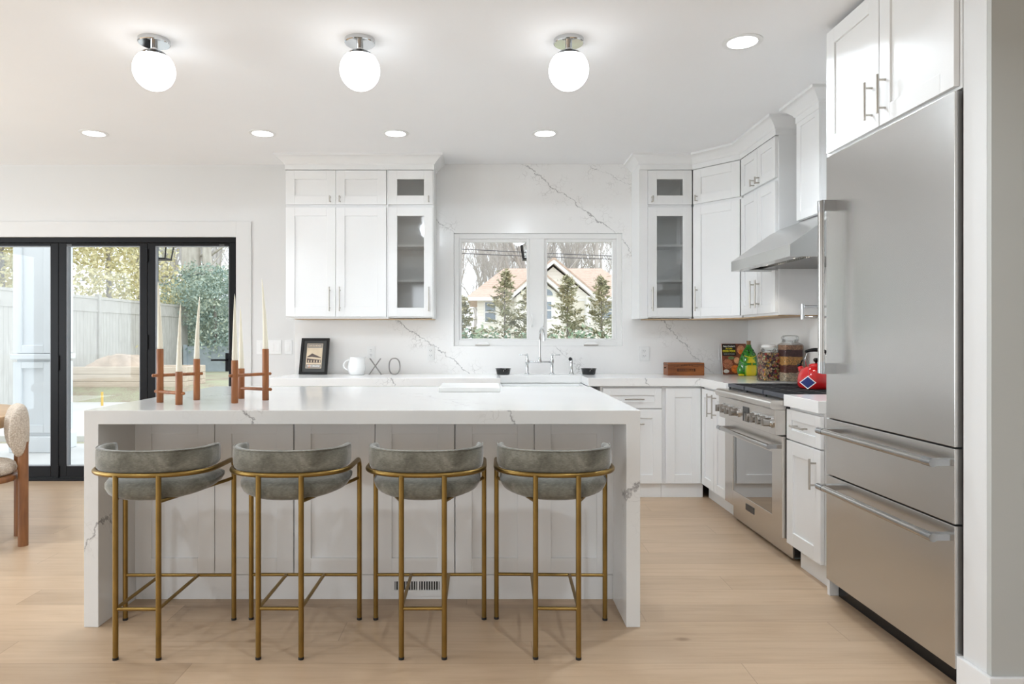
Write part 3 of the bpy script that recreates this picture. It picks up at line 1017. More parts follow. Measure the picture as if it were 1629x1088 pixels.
shaker(T, e_, 3.40, 3.785, 0.684, zt, name='drawer', handle=(3.60, 0.768, 0.15, False), stile=0.055)
shaker(T, e_, 3.40, 3.785, 0.107, 0.680, handle=(3.45, 0.553, 0.155, True))

# tall end panel beside the refrigerator
m = MB(); m.box(1.659, XR - 0.02, 3.29, 3.312, 0, 2.14)
m.box(1.70, 1.72, 3.312, 3.398, 0.0, 2.14)
tag(m.build('end_panel', 'white', bevel=0.001, segs=1), 'tall white panel between the refrigerator and the small cabinet', 'panel')

# ================================================================== REFRIGERATOR
FX, FY0, FY1 = 1.64, 2.385, 3.284
fr = empty('refrigerator', (FX + 0.3, (FY0 + FY1) / 2, 0), 'large stainless steel refrigerator with one door above two freezer drawers', 'refrigerator')
MB().box(FX + 0.03, XR - 0.02, FY0 + 0.003, FY1 - 0.003, 0.10, 2.11).build('body', 'steeldark', fr)
def slab(z0, z1, name):
    m = MB()
    m.box(FX, FX + 0.028, FY0, FY1, z0, z1)
    return m.build(name, 'steel', fr, bevel=0.002)
fd = slab(0.862, 2.108, 'door')
d1 = slab(0.592, 0.856, 'drawer')
d2 = slab(0.087, 0.586, 'drawer')
MB().box(1.70, 1.72, FY0, FY1, 0.0, 0.085).build('toe_grille', 'blackgloss', fr)
def pro_handle(parent, p0, p1, dir_to_face, r=0.0155, cap=0.035, face=None):
    p0, p1 = Vector(p0), Vector(p1)
    d = (p1 - p0).normalized()
    MBb = MB()
    MBb.cyl(p0 + d * cap, p1 - d * cap, r * 0.92, seg=20)
    b_ = MBb.build('handle', 'steelbar', parent, smooth=True, auto=40)
    for (e0, e1, c) in ((p0, p0 + d * cap * 1.5, p0 + d * cap * 0.6), (p1 - d * cap * 1.5, p1, p1 - d * cap * 0.6)):
        m = MB()
        m.cyl(e0, e1, r, seg=20)
        q = Vector(c)
        if abs(d.z) > 0.5:
            m.box(q.x, face, q.y - 0.010, q.y + 0.010, q.z - 0.025, q.z + 0.025)
        else:
            m.box(q.x, face, q.y - 0.018, q.y + 0.018, q.z - 0.011, q.z + 0.011)
        m.build('handle_bracket', 'bracket', b_, smooth=True, auto=35)
    return b_
pro_handle(fd, (1.574, 3.20, 1.078), (1.574, 3.20, 1.884), None, face=FX + 0.001)
pro_handle(d1, (1.572, 2.395, 0.806), (1.572, 3.225, 0.806), None, face=FX + 0.001)
pro_handle(d2, (1.572, 2.395, 0.543), (1.572, 3.225, 0.543), None, face=FX + 0.001)
# cabinet above refrigerator
e_ = empty('wall_cabinet', (FX, 2.83, 2.12), 'deep white two-door cabinet above the refrigerator, touching the ceiling', 'cabinet', 'white upper cabinets')
T = T_right(FX)
MB().box(FX + 0.021, XR - 0.02, 2.376, 3.289, 2.116, 2.715).build('body', 'white', e_)
shaker(T, e_, 2.845, 3.284, 2.124, 2.705, handle=(2.895, 2.245, 0.16, True))
shaker(T, e_, 2.388, 2.843, 2.124, 2.705, handle=(2.80, 2.245, 0.16, True))

# ================================================================== UPPER CABINETS
YU = 5.595
Z0u, Z1u, Zs0, Zs1, Ztop = 1.410, 2.311, 1.396, 2.33, 2.613
def glass_unit(x0, x1, d0, d1_, hinge, label):
    e_ = empty('wall_cabinet', ((x0 + x1) / 2, YU, Zs0), label, 'cabinet', 'white upper cabinets')
    t = 0.018
    m = MB()
    ya = YU + 0.021
    m.box(x0, x0 + t, ya, YQ, Zs0, 2.66); m.box(x1 - t, x1, ya, YQ, Zs0, 2.66)
    m.box(x0 + t, x1 - t, ya, YQ, Zs0 + .004, Zs0 + .022); m.box(x0 + t, x1 - t, ya, YQ, 2.31, 2.34); m.box(x0 + t, x1 - t, ya, YQ, 2.59, 2.66)
    m.box(x0 + t, x1 - t, YQ - 0.008, YQ, Zs0, 2.66)
    if x0 < d0 - 0.004: m.box(x0, d0, YU + .004, ya, Zs0, 2.66)
    if x1 > d1_ + 0.004: m.box(d1_, x1, YU + .004, ya, Zs0, 2.66)
    m.build('body', 'white', e_)
    for zz in (1.7, 1.99):
        MB().box(x0 + t, x1 - t, ya + 0.02, YQ - 0.01, zz, zz + 0.018).build('shelf', 'inside', e_)
    T = frame_m((0, YU, 0), (1, 0, 0), (0, -1, 0))
    hu = d1_ - 0.035 if hinge == 'L' else d0 + 0.035
    shaker(T, e_, d0, d1_, Z0u, Z1u, glass=True, handle=(hu, 1.555, 0.20, True))
    shaker(T, e_, d0, d1_, Zs1, Ztop, glass=True, handle=(hu, 2.372, 0.05, True))
    return e_
# left double unit
e_ = empty('wall_cabinet', (-1.22, YU, Zs0), 'white upper cabinet with two tall and two short solid doors, left of the window', 'cabinet', 'white upper cabinets')
T = frame_m((0, YU, 0), (1, 0, 0), (0, -1, 0))
MB().box(-1.638, -0.807, YU + 0.021, YQ, Zs0, 2.66).build('body', 'white', e_)
xsm = PX(534, 0, YU)[0]
shaker(T, e_, -1.637, xsm, Z0u, Z1u, handle=(xsm - 0.047, 1.555, 0.20, True))
shaker(T, e_, xsm, -0.810, Z0u, Z1u, handle=(xsm + 0.036, 1.555, 0.20, True))
shaker(T, e_, -1.637, xsm, Zs1, Ztop, handle=(xsm - 0.042, 2.372, 0.05, True))
shaker(T, e_, xsm, -0.810, Zs1, Ztop, handle=(xsm + 0.036, 2.372, 0.05, True))
glass_unit(-0.805, -0.423, -0.797, -0.428, 'L', 'narrow white upper cabinet with glass doors, just left of the window')
glass_unit(1.262, 1.695, 1.332, 1.695, 'R', 'narrow white upper cabinet with glass doors, right of the window')
# the photo shows the side of that cabinet starting at x=1.332 : keep the body flush
# diagonal corner cabinet
XU = 1.97
pA, pB = Vector((1.697, YU, 0)), Vector((XU, 5.27, 0))
Ud = (pB - pA).normalized()
Nd = Vector((-Ud.y, Ud.x, 0))
if Nd.y > 0: Nd = -Nd
e_ = empty('corner_wall_cabinet', ((pA + pB) / 2 + Vector((0, 0, Zs0))), 'white angled upper cabinet across the corner of the room', 'cabinet', 'white upper cabinets')
m = MB()
poly = [(pA.x, pA.y + .022), (pB.x + .016, pB.y + .012), (XR - .016, pB.y + .012), (XR - .016, YQ), (pA.x, YQ)]
# shift front edge back so that doors sit on it
q0 = pA - Nd * 0.021; q1 = pB - Nd * 0.021
poly = [(max(q0.x, pA.x), q0.y), (q1.x, q1.y), (XR - .016, q1.y), (XR - .016, YQ), (max(q0.x, pA.x), YQ)]
m.prism(poly, lambda p, t: (p[0], p[1], t), Zs0, 2.66)
m.build('body', 'white', e_)
Ld = (pB - pA).length
T = frame_m(tuple(pA), tuple(Ud), tuple(Nd))
shaker(T, e_, 0.004, Ld - 0.004, Z0u, Z1u, handle=(0.045, 1.555, 0.20, True))
shaker(T, e_, 0.004, Ld - 0.004, Zs1, Ztop, handle=(0.045, 2.372, 0.05, True))
# right wall double unit
e_ = empty('wall_cabinet', (XU, 4.95, Zs0), 'white upper cabinet on the right wall with two pairs of doors, beside the range hood', 'cabinet', 'white upper cabinets')
T = T_right(XU)
MB().box(XU + 0.021, XR - 0.016, 4.63, 5.262, Zs0, 2.66).build('body', 'white', e_)
shaker(T, e_, 4.95, 5.262, Z0u, Z1u, handle=(5.0, 1.555, 0.20, True), stile=.065)
shaker(T, e_, 4.64, 4.948, Z0u, Z1u, handle=(4.91, 1.555, 0.20, True), stile=.065)
shaker(T, e_, 4.95, 5.262, Zs1, Ztop, handle=(5.0, 2.372, 0.05, True), stile=.06)
shaker(T, e_, 4.64, 4.948, Zs1, Ztop, handle=(4.91, 2.372, 0.05, True), stile=.06)
# wooden undersides
m = MB()
m.prism([(1.34, 5.62), (pA.x, 5.62), (pB.x + .02, pB.y + .01), (XU + .02, 4.64), (XR - .02, 4.64), (XR - .02, 5.88), (1.34, 5.88)], lambda p, t: (p[0], p[1], t), Zs0 - 0.008, Zs0 - 0.001)
tag(m.build('light_valance', 'underside'), 'thin brown wooden underside below the right-hand upper cabinets', 'panel')
m = MB(); m.box(-1.57, -0.43, 5.62, 5.88, Zs0 - 0.006, Zs0 - 0.001)
tag(m.build('light_valance', 'underside'), 'thin brown underside below the upper cabinets left of the window', 'panel')

# crown mouldings: profile (out, z)
CP = [(0.0, 2.615), (0.004, 2.615), (0.004, 2.655), (0.012, 2.660), (0.014, 2.668), (0.020, 2.675), (0.030, 2.684), (0.042, 2.697), (0.056, 2.709), (0.070, 2.716), (0.078, 2.718), (0.078, H), (0.0, H)]
def crown(name, pts, label, prof=CP):
    """pts: plan polyline; outward is to the right of travel direction rotated..."""
    P = [Vector((p[0], p[1])) for p in pts]
    n = len(P)
    rings = []
    for i in range(n):
        ds = []
        if i > 0: ds.append((P[i] - P[i - 1]).normalized())
        if i < n - 1: ds.append((P[i + 1] - P[i]).normalized())
        ns_ = [Vector((d.y, -d.x)) for d in ds]
        nn = sum(ns_, Vector((0, 0)))
        nn.normalize()
        k = 1.0 / max(0.3, nn.dot(ns_[0]))
        rings.append([(P[i].x + nn.x * k * o, P[i].y + nn.y * k * o, z) for (o, z) in prof])
    m = MB()
    m.rings(rings)
    return struct(m.build(name, 'white', smooth=True, auto=30), label)
crown('trim_2', [(-1.638, YQ), (-1.638, YU), (-0.423, YU), (-0.423, YQ)], 'white crown moulding over the left upper cabinets')
crown('trim_3', [(1.268, YQ), (1.268, YU), (pA.x, pA.y), (pB.x, pB.y), (XU, 4.63), (XR - .016, 4.63)], 'white crown moulding over the right upper cabinets')

# ================================================================== HOOD
HY0, HY1, HX = 3.79, 4.70, 1.693
hd = empty('range_hood', (2.0, 4.245, 1.693), 'wedge-shaped stainless steel range hood on the right wall', 'range hood')
xw = XR - 0.016
poly = [(HX, 1.695), (HX, 1.762), (1.995, 1.973), (xw, 1.985), (xw, 1.70)]
m = MB()
# shell: two side plates, slope, rim, top
tk = 0.003
def hy(p, t): return (p[0], t, p[1])
# outer skin as thin pieces
m.prism([(HX, 1.695), (HX, 1.762), (1.995, 1.973), (xw, 1.985), (xw, 1.695)], hy, HY0, HY0 + tk)
m.prism([(HX, 1.695), (HX, 1.762), (1.995, 1.973), (xw, 1.985), (xw, 1.695)], hy, HY1 - tk, HY1)
m.prism([(HX, 1.695), (HX, 1.762), (HX + tk, 1.760), (HX + tk, 1.695)], hy, HY0 + tk, HY1 - tk)
m.prism([(HX, 1.762), (1.995, 1.973), (1.997, 1.970), (HX + tk, 1.759)], hy, HY0 + tk, HY1 - tk)
m.prism([(1.995, 1.973), (xw, 1.985), (xw, 1.982), (1.997, 1.970)], hy, HY0 + tk, HY1 - tk)
m.build('shell', 'steelhood', hd)
m = MB()
m.box(HX + tk, HX + 0.07, HY0 + tk, HY1 - tk, 1.695, 1.70)
m.box(HX + 0.07, xw, HY0 + tk, HY0 + 0.06, 1.70, 1.705); m.box(HX + 0.07, xw, HY1 - 0.06, HY1 - tk, 1.70, 1.705)
m.build('bottom_rim', 'steelhood', hd)
for k in range(3):
    a = HY0 + 0.065 + k * 0.262
    m = MB()
    for j in range(9):
        m.box(HX + 0.18, xw - 0.02, a + j * 0.029, a + j * 0.029 + 0.018, 1.706, 1.716)
    m.box(HX + 0.16, xw - .01, a - .002, a + .256, 1.716, 1.72)
    m.build('baffle_filter', 'steelbar', hd)
m = MB(); m.box(HX + 0.072, HX + 0.16, HY0 + 0.06, HY1 - 0.06, 1.716, 1.72)
m.build('control_strip', 'steelbar', hd)
for yy in (4.05, 4.44):
    MB().cyl((HX + 0.115, yy, 1.712), (HX + 0.115, yy, 1.716), 0.028, seg=20).build('lamp', 'hoodled', hd)
sp = bpy.data.lights.new('hood_light', 'SPOT'); sp.energy = 2; sp.spot_size = R(120); sp.shadow_soft_size = 0.05; sp.color = (1, .93, .82)
for yy in (4.05, 4.44):
    so = bpy.data.objects.new('hood_light', sp); C.objects.link(so); so.location = (HX + 0.115, yy, 1.70)
# duct cover
e_ = empty('duct_cover', (2.0, 4.24, 1.975), 'tall white boxed duct cover with crown moulding above the range hood', 'duct cover')
DY0, DY1, DXf = 4.09, 4.39, 2.0
MB().box(DXf + .012, xw, DY0, DY1, 1.988, 2.66).build('body', 'white', e_)
T = T_right(DXf)
shaker(T, e_, DY0, DY1, 1.989, 2.64, stile=0.055, th=0.012, rec=.006, name='front_panel')
crown('trim_4', [(xw, DY1), (DXf, DY1), (DXf, DY0), (xw, DY0)], 'white crown moulding round the top of the hood duct cover')

# ================================================================== RANGE
rgx = empty('range_cooker', (1.95, 4.245, 0), 'stainless steel gas range with a glazed oven door and a row of knobs', 'cooker')
RY0, RY1 = 3.793, 4.70
m = MB()
m.box(1.72, 2.24, RY0, RY0 + .02, 0.02, 0.86); m.box(1.72, 2.24, RY1 - .02, RY1, 0.02, 0.86)
m.box(2.22, 2.24, RY0, RY1, 0.02, 0.86); m.box(1.676, 2.25, RY0, RY1, 0.86, 0.893)
m.box(1.676, 2.22, RY0 + .02, RY1 - .02, 0.60, 0.62)
m.box(1.676, 2.22, RY0 + .02, RY1 - .02, 0.14, 0.16)
m.box(1.672, 1.72, RY0, RY0 + .012, 0.125, 0.86); m.box(1.672, 1.72, RY1 - .012, RY1, 0.125, 0.86)
m.build('body', 'steeldark', rgx)
m = MB()
# kick panel and feet
m.box(1.708, 1.72, RY0 + 0.004, RY1, 0.012, 0.125)
m.build('kick_panel', 'steelrange', rgx, bevel=.002)
M['skirt'] = plain('blue_grey_skirt', (0.28, 0.36, 0.40), 0.4, var=0.3, vscale=30)
MB().box(1.722, 2.20, RY0 + .004, RY0 + .014, 0.012, 0.125).build('side_skirt', 'skirt', rgx)
# bullnose top
m = MB()
pr = [(1.676, 0.893), (1.60, 0.893), (1.588, 0.888), (1.583, 0.876), (1.583, 0.858), (1.590, 0.847), (1.605, 0.842), (1.676, 0.842)]
m.prism(pr, hy, RY0, RY1)
m.build('bullnose', 'steelrange', rgx, smooth=True, auto=50)
m = MB(); m.prism([(1.607, 0.841), (1.612, 0.700), (1.676, 0.700), (1.676, 0.841)], hy, RY0, RY1)
m.build('control_panel', 'steelrange', rgx, bevel=.002)
for k, yy in enumerate((4.60, 4.515, 4.43, 4.345, 4.08, 4.0, 3.92, 3.84)):
    zc = 0.768
    m = MB()
    m.cyl((1.611, yy, zc), (1.600, yy, zc), 0.033, seg=24)
    m.cyl((1.601, yy, zc), (1.592, yy, zc), 0.028, 0.026, seg=24)
    kb = m.build('knob_bezel', 'chrome', rgx, smooth=True, auto=40)
    m = MB()
    m.cyl((1.593, yy, zc), (1.558, yy, zc), 0.0245, 0.0225, seg=24)
    m.box(1.550, 1.560, yy - 0.0045, yy + 0.0045, zc - 0.022, zc + 0.022)
    m.build('knob', 'steelbar', kb, smooth=True, auto=40)
m = MB(); m.box(1.604, 1.610, 4.165, 4.255, 0.725, 0.815)
ds = m.build('display', 'steeldark', rgx, bevel=.001)
MB().box(1.603, 1.605, 4.20, 4.225, 0.765, 0.785).build('indicator', 'blackgloss', ds)
# oven door
m = MB()
dz0, dz1 = 0.125, 0.692
ox0, ox1 = 1.65, 1.676
wy0, wy1, wz0, wz1 = 3.93, 4.55, 0.228, 0.585
m.box(ox0, ox1, RY0 + .004, wy0, dz0, dz1); m.box(ox0, ox1, wy1, RY1, dz0, dz1)
m.box(ox0, ox1, wy0, wy1, dz0, wz0); m.box(ox0, ox1, wy0, wy1, wz1, dz1)
od = m.build('oven_door', 'steelrange', rgx, bevel=.002)
MB().box(1.653, 1.658, wy0 - .0, wy1 + .0, wz0, wz1).build('window_glass', 'ovenglass', od)
m = MB()
q = 0.055
m.box(1.6585, 1.672, wy0, wy0 + q, wz0, wz1); m.box(1.6585, 1.672, wy1 - q, wy1, wz0, wz1)
m.box(1.6585, 1.672, wy0 + q, wy1 - q, wz0, wz0 + q * .7); m.box(1.6585, 1.672, wy0 + q, wy1 - q, wz1 - q * .7, wz1)
m.build('inner_frame', 'steelbar', od)
pro_handle(od, (1.592, 3.83, 0.630), (1.592, 4.665, 0.630), None, r=0.0145, face=ox0 + .001)
MB().box(1.6465, 1.6505, 4.19, 4.32, 0.155, 0.195).build('badge', 'steeldark', od, bevel=.001)
for zz in (0.30, 0.42):
    m = MB()
    m.tube([(1.70, RY0 + .03, zz), (1.70, RY1 - .03, zz)], 0.004, 6); m.tube([(2.15, RY0 + .03, zz), (2.15, RY1 - .03, zz)], 0.004, 6)
    for j in range(12):
        yy = RY0 + .06 + j * (RY1 - RY0 - .12) / 11
        m.tube([(1.70, yy, zz), (2.15, yy, zz)], 0.0025, 6)
    m.build('oven_rack', 'chrome', rgx)
# grates and burners
for k in range(3):
    a = RY0 + 0.012 + k * 0.298
    b_ = a + 0.284
    m = MB()
    x0, x1 = 1.672, 2.21
    zg0, zg1 = 0.914, 0.928
    for yy in (a, b_ - .012):
        m.box(x0, x1, yy, yy + .012, zg0 - .012, zg1)
    m.box(x1 - .012, x1, a, b_, zg0 - .006, zg1)
    for xx in (x0 + .13, x0 + .265, x0 + .40):
        m.box(xx, xx + .008, a, b_, zg0, zg1)
    for j in range(1, 4):
        yy = a + j * (b_ - a) / 4
        m.box(x0 + .01, x1, yy - .0035, yy + .0035, zg0 + .002, zg1)
    for (xx, yy) in ((x0, a), (x1 - .012, a), (x0, b_ - .012), (x1 - .012, b_ - .012)):
        m.box(xx, xx + .012, yy, yy + .012, 0.893, zg0)
    gr = m.build('burner_grate', 'castiron', rgx, bevel=.0015, segs=1)
    MB().box(x0 - .006, x0 + .004, a + .001, b_ - .001, 0.904, zg1).build('grate_front_rail', 'grateedge', gr, bevel=.002)
    for xx in (x0 + .135, x0 + .405):
        m = MB()
        yy = (a + b_) / 2
        m.cyl((xx, yy, 0.893), (xx, yy, 0.903), 0.045, seg=20); m.cyl((xx, yy, 0.903), (xx, yy, 0.909), 0.032, seg=20)
        m.build('burner', 'castiron', rgx, smooth=True, auto=40)
# ================================================================== BAR STOOLS
def stool():
    root = empty('bar_stool', (0, 0, 0), 'x', 'stool', 'bar stools along the island')
    tr = 0.0105
    zr = 0.712
    def arc(a, b_, cx=0, cy=0, n=28, t0=0.0, t1=PI, ex=2.25):
        out = []
        for i in range(n + 1):
            t = t0 + (t1 - t0) * i / n
            c, s_ = math.cos(t), math.sin(t)
            out.append((cx + a * math.copysign(abs(c) ** (2 / ex), c), cy - b_ * abs(s_) ** (2 / ex)))
        return out
    # curved arm rail with rounded bend down into the front legs
    pts = []
    fx, fy = 0.239, 0.19
    def corner(sx):
        out = []
        rr = 0.035
        for k in range(7):
            t = k / 6 * PI / 2
            out.append((sx * fx, fy - rr + rr * math.cos(t), zr - rr + rr * math.sin(t)))
        return out
    right = corner(1)
    left = corner(-1)
    legtop = zr - 0.035
    pts = right + [(x, y, zr) for (x, y) in arc(fx, 0.185)] + left[::-1]
    m = MB(); m.tube(pts, tr * 0.95, 12)
    m.build('arm_rail', 'brass', root, smooth=True, auto=60)
    # legs
    for sx in (1, -1):
        m = MB(); m.cyl((sx * fx, fy, 0.006), (sx * fx, fy, legtop + .002), tr, seg=14)
        lg = m.build('leg', 'brass', root, smooth=True, auto=60)
        MB().cyl((sx * fx, fy, 0), (sx * fx, fy, 0.010), tr * 1.05, seg=14).build('foot_cap', 'blackrub', lg, smooth=True, auto=60)
    for sx in (1, -1):
        m = MB(); m.cyl((sx * 0.083, -0.181, 0.006), (sx * 0.083, -0.181, zr), tr, seg=14)
        lg = m.build('leg', 'brass', root, smooth=True, auto=60)
        MB().cyl((sx * .083, -.181, 0), (sx * .083, -.181, 0.010), tr * 1.05, seg=14).build('foot_cap', 'blackrub', lg, smooth=True, auto=60)
    r2 = 0.0072
    m = MB()
    m.cyl((-fx, fy, 0.198), (fx, fy, 0.198), r2, seg=10)
    m.cyl((-.083, -.181, 0.196), (.083, -.181, 0.196), r2, seg=10)
    for sx in (1, -1):
        m.cyl((sx * .083, -.181, 0.196), (sx * .083, fy, 0.198), r2, seg=10)
    m.build('footrest', 'brass', root, smooth=True, auto=60)
    m = MB()
    for sx in (1, -1):
        m.tube([(sx * .083, -.181, 0.610), (sx * .218, fy - .03, 0.622), (sx * fx, fy, 0.628)], r2, 10)
    m.cyl((-.19, 0.10, 0.616), (.19, 0.10, 0.616), r2 * .8, seg=8)
    m.build('seat_support', 'brass', root, smooth=True, auto=60)
    # seat cushion: rounded D outline lofted with soft edge
    outl = []
    N = 40
    for i in range(N):
        t = 2 * PI * i / N
        c, s_ = math.cos(t), math.sin(t)
        ex = 2.6
        x = 0.222 * math.copysign(abs(c) ** (2 / ex), c)
        if s_ < 0:
            x = 0.224 * math.copysign(abs(c) ** (2 / 2.1), c)
            y = 0.06 - 0.235 * abs(s_) ** (2 / 2.0)
        else:
            x = 0.224 * math.copysign(abs(c) ** (2 / 3.6), c)
            y = 0.06 + 0.145 * abs(s_) ** (2 / 4.0)
        outl.append((x, y))
    prof = [(0.02, 0.604), (0.6, 0.603), (0.86, 0.607), (0.955, 0.616), (0.995, 0.632), (1.0, 0.643), (0.985, 0.658), (0.94, 0.670), (0.86, 0.678), (0.6, 0.684), (0.02, 0.687)]
    rings = []
    for s_, z in prof:
        rings.append([(x * s_, 0.02 + (y - 0.02) * s_, z + (0.026 * max(0, (y + .165) / .37) if z < .65 else -0.006 * (y + .1) / .3)) for x, y in outl])
    m = MB(); m.rings(rings)
    m.build('seat', 'velvet', root, smooth=True)
    # back cushion
    pth = []
    for (x, y) in [(0.216, 0.065), (0.2185, 0.035)] + arc(0.219, 0.172, 0, 0.0, 30) + [(-0.2185, 0.035), (-0.216, 0.065)]:
        pth.append(Vector((x, y, 0)))
    rings = []
    n = len(pth)
    for i, p in enumerate(pth):
        d = (pth[min(i + 1, n - 1)] - pth[max(i - 1, 0)]).normalized()
        nn = Vector((d.y, -d.x, 0))
        e = min(1.0, 0.45 + min(i, n - 1 - i) * 0.35)
        sec = []
        for k in range(16):
            t = 2 * PI * k / 16
            c, s_ = math.cos(t), math.sin(t)
            a = 0.0165 * math.copysign(abs(c) ** (2 / 3.0), c) * (0.6 + 0.4 * e)
            b_ = 0.044 * math.copysign(abs(s_) ** (2 / 4.0), s_) * (0.82 + 0.18 * e)
            q_ = p + nn * a
            sec.append((q_.x, q_.y, 0.7625 + b_))
        rings.append(sec)
    m = MB(); m.rings(rings)
    bk = m.build('backrest', 'velvet', root, smooth=True)
    # piping seam
    m = MB()
    pp = []
    for i, p in enumerate(pth[1:-1]):
        d = (pth[min(i + 2, n - 1)] - pth[i]).normalized()
        nn = Vector((d.y, -d.x, 0))
        sgn = 1 if nn.dot(Vector((p.x, p.y - 0.02, 0))) > 0 else -1
        q_ = p + nn * sgn * 0.0135
        pp.append((q_.x, q_.y, 0.8035))
    m.tube(pp, 0.0022, 6)
    m.build('piping', 'velvet', bk, smooth=True)
    return root
proto = stool()
SP = [(-1.347, 2.82, 0.2, 'brass-legged bar stool with olive grey velvet seat, leftmost of the four at the island'),
      (-0.7955, 2.825, -0.2, 'brass-legged velvet bar stool, second from the left of the four at the island'),
      (-0.243, 2.825, 0.4, 'brass-legged velvet bar stool, third from the left, in front of the slotted air vent'),
      (0.283, 2.825, -1.6, 'brass-legged velvet bar stool, rightmost of the four at the island')]
for i, (x, y, a, lb) in enumerate(SP):
    o = proto if i == 0 else copy_tree(proto)
    o.location = (x, y, 0); o.rotation_euler = (0, 0, R(a)); o['label'] = lb

# ================================================================== CANDLE HOLDERS
def candle_holder(posts, dowels, label, ci, hold):
    c = Vector((sum(p[0] for p in posts) / 3, sum(p[1] for p in posts) / 3, IZ))
    e_ = empty('candle_holder', c, label, 'candle holder', 'wooden candle holders on the island')
    for (x, y, h, *_r) in posts:
        m = MB()
        m.lathe([(0.0145, 0), (0.016, 0.002), (0.016, h - .002), (0.0145, h), (0.0122, h), (0.0122, h - .02)], (x, y, IZ), 20, caps=True)
        m.build('post', 'cherry', e_, smooth=True, auto=40)
    for (p0, p1, z) in dowels:
        a, b_ = Vector((*p0, z)), Vector((*p1, z))
        d = (b_ - a).normalized()
        a2, b2 = a - d * 0.034, b_ + d * 0.034
        m = MB()
        m.tube([a2, a2 + d * 0.003, b2 - d * 0.003, b2], 0.0078, 12, radii=[0.0055, 0.0078, 0.0078, 0.0055])
        m.build('dowel', 'cherry', e_, smooth=True, auto=40)
    for (x, y, h, cl, lx, lb) in posts:
        m = MB()
        z0 = IZ + h - 0.017
        pts, rad = [], []
        L = cl + 0.017
        for k in range(13):
            t = k / 12
            pts.append((x + lx * t ** 1.7, y, z0 + L * t))
            rad.append(0.0117 if t < 0.06 else (0.0135 - 0.0112 * ((t - 0.06) / 0.94) ** 1.15))
        rad[-1] = 0.0012
        m.tube(pts, 0.01, 16, radii=rad)
        cn = m.build('taper_candle', 'wax', smooth=True, origin=(x, y, z0))
        tag(cn, lb, 'candle', 'taper candles')
        mw = MB(); mw.tube([(x + lx, y, z0 + L - .001), (x + lx * 1.03, y, z0 + L + .006)], 0.0007, 5)
        mw.build('wick', 'cardwhite', cn)
    return e_
candle_holder([(-1.564, 3.283, 0.258, 0.32, -0.010, 'ivory taper candle in the tallest post of the left-hand wooden holder'),
               (-1.424, 3.174, 0.154, 0.312, 0.007, 'ivory taper candle in the shortest, frontmost post of the left-hand holder'),
               (-1.444, 3.416, 0.205, 0.31, 0.015, 'ivory taper candle leaning right in the rear right post of the left-hand holder')],
              [((-1.564, 3.275), (-1.444, 3.408), 1.063), ((-1.564, 3.275), (-1.424, 3.182), 0.985)],
              'three-post cherry wood candle holder, the left one on the island', 0, 0)
candle_holder([(-1.193, 3.251, 0.204, 0.31, 0.000, 'ivory taper candle in the front post of the right-hand wooden holder'),
               (-1.245, 3.484, 0.154, 0.31, -0.005, 'ivory taper candle in the short rear post of the right-hand holder, mostly behind another'),
               (-1.095, 3.402, 0.256, 0.347, -0.018, 'tallest ivory taper candle, bent at the tip, in front of the white wall')],
              [((-1.193, 3.257), (-1.095, 3.396), 1.063), ((-1.245, 3.477), (-1.095, 3.409), 0.986)],
              'three-post cherry wood candle holder, the right one on the island', 0, 0)

# marble board on island
m = MB(); m.box(-0.267, 0.0838, 3.89, 4.285, IZ, IZ + 0.026)
tag(m.build('marble_board', 'marbleboard', bevel=0.003), 'thick white marble pastry board lying on the back of the island', 'board')

# ================================================================== COUNTER OBJECTS
def wall_plate(name, px0, px1, py0, py1, Y, label, group, kindp, gangs=1, X=None):
    (x0, z1), (x1, z0) = PX(px0, py0, Y), PX(px1, py1, Y)
    e_ = empty(name, ((x0 + x1) / 2, Y, z0), label, 'outlet' if kindp == 'outlet' else 'light switch', group)
    MB().box(x0, x1, Y - 0.006, Y - 0.0002, z0, z1).build('cover_plate', 'plastic', e_, bevel=.002)
    cx, cz = (x0 + x1) / 2, (z0 + z1) / 2
    if kindp == 'outlet':
        for s_ in (-1, 1):
            m = MB(); m.box(cx - .017, cx + .017, Y - .0085, Y - .006, cz + s_ * .021 - .014, cz + s_ * .021 + .014)
            so = m.build('socket', 'plastic', e_, bevel=.002)
            m = MB()
            m.box(cx - .008, cx - .0055, Y - .0092, Y - .0085, cz + s_ * .021 - .001, cz + s_ * .021 + .008)
            m.box(cx + .0055, cx + .008, Y - .0092, Y - .0085, cz + s_ * .021 - .001, cz + s_ * .021 + .008)
            m.cyl((cx, Y - .0092, cz + s_ * .021 - .007), (cx, Y - .0085, cz + s_ * .021 - .007), .0025, seg=8)
            m.build('slots', 'slot', so)
    else:
        for g in range(gangs):
            gx_ = x0 + (g + .5) * (x1 - x0) / gangs
            MB().box(gx_ - .0165, gx_ + .0165, Y - .009, Y - .006, cz - .033, cz + .033).build('rocker', 'plastic', e_, bevel=.0015)
wall_plate('wall_switch', 408.2, 447.7, 541, 563.7, YW, 'white four-gang rocker switch plate on the painted wall beside the tall candle', 'switch plates', 'switch', 4)
wall_plate('wall_switch', 453, 464.7, 541, 563.7, YW, 'white single rocker switch plate next to the black picture frame', 'switch plates', 'switch', 1)
wall_plate('wall_outlet', 584, 597, 550.7, 570.9, YQ, 'white wall outlet right behind the metal letter X', 'wall outlets', 'outlet')
wall_plate('wall_outlet', 679.2, 691.3, 550.7, 573, YQ, 'white wall outlet left of the window, above empty counter', 'wall outlets', 'outlet')
wall_plate('wall_outlet', 1016.7, 1032.7, 551, 574, YQ, 'white wall outlet up and left of the wooden box', 'wall outlets', 'outlet')
wall_plate('wall_outlet', 1143.5, 1156, 551, 573, YQ, 'white wall outlet partly behind the cook book', 'wall outlets', 'outlet')

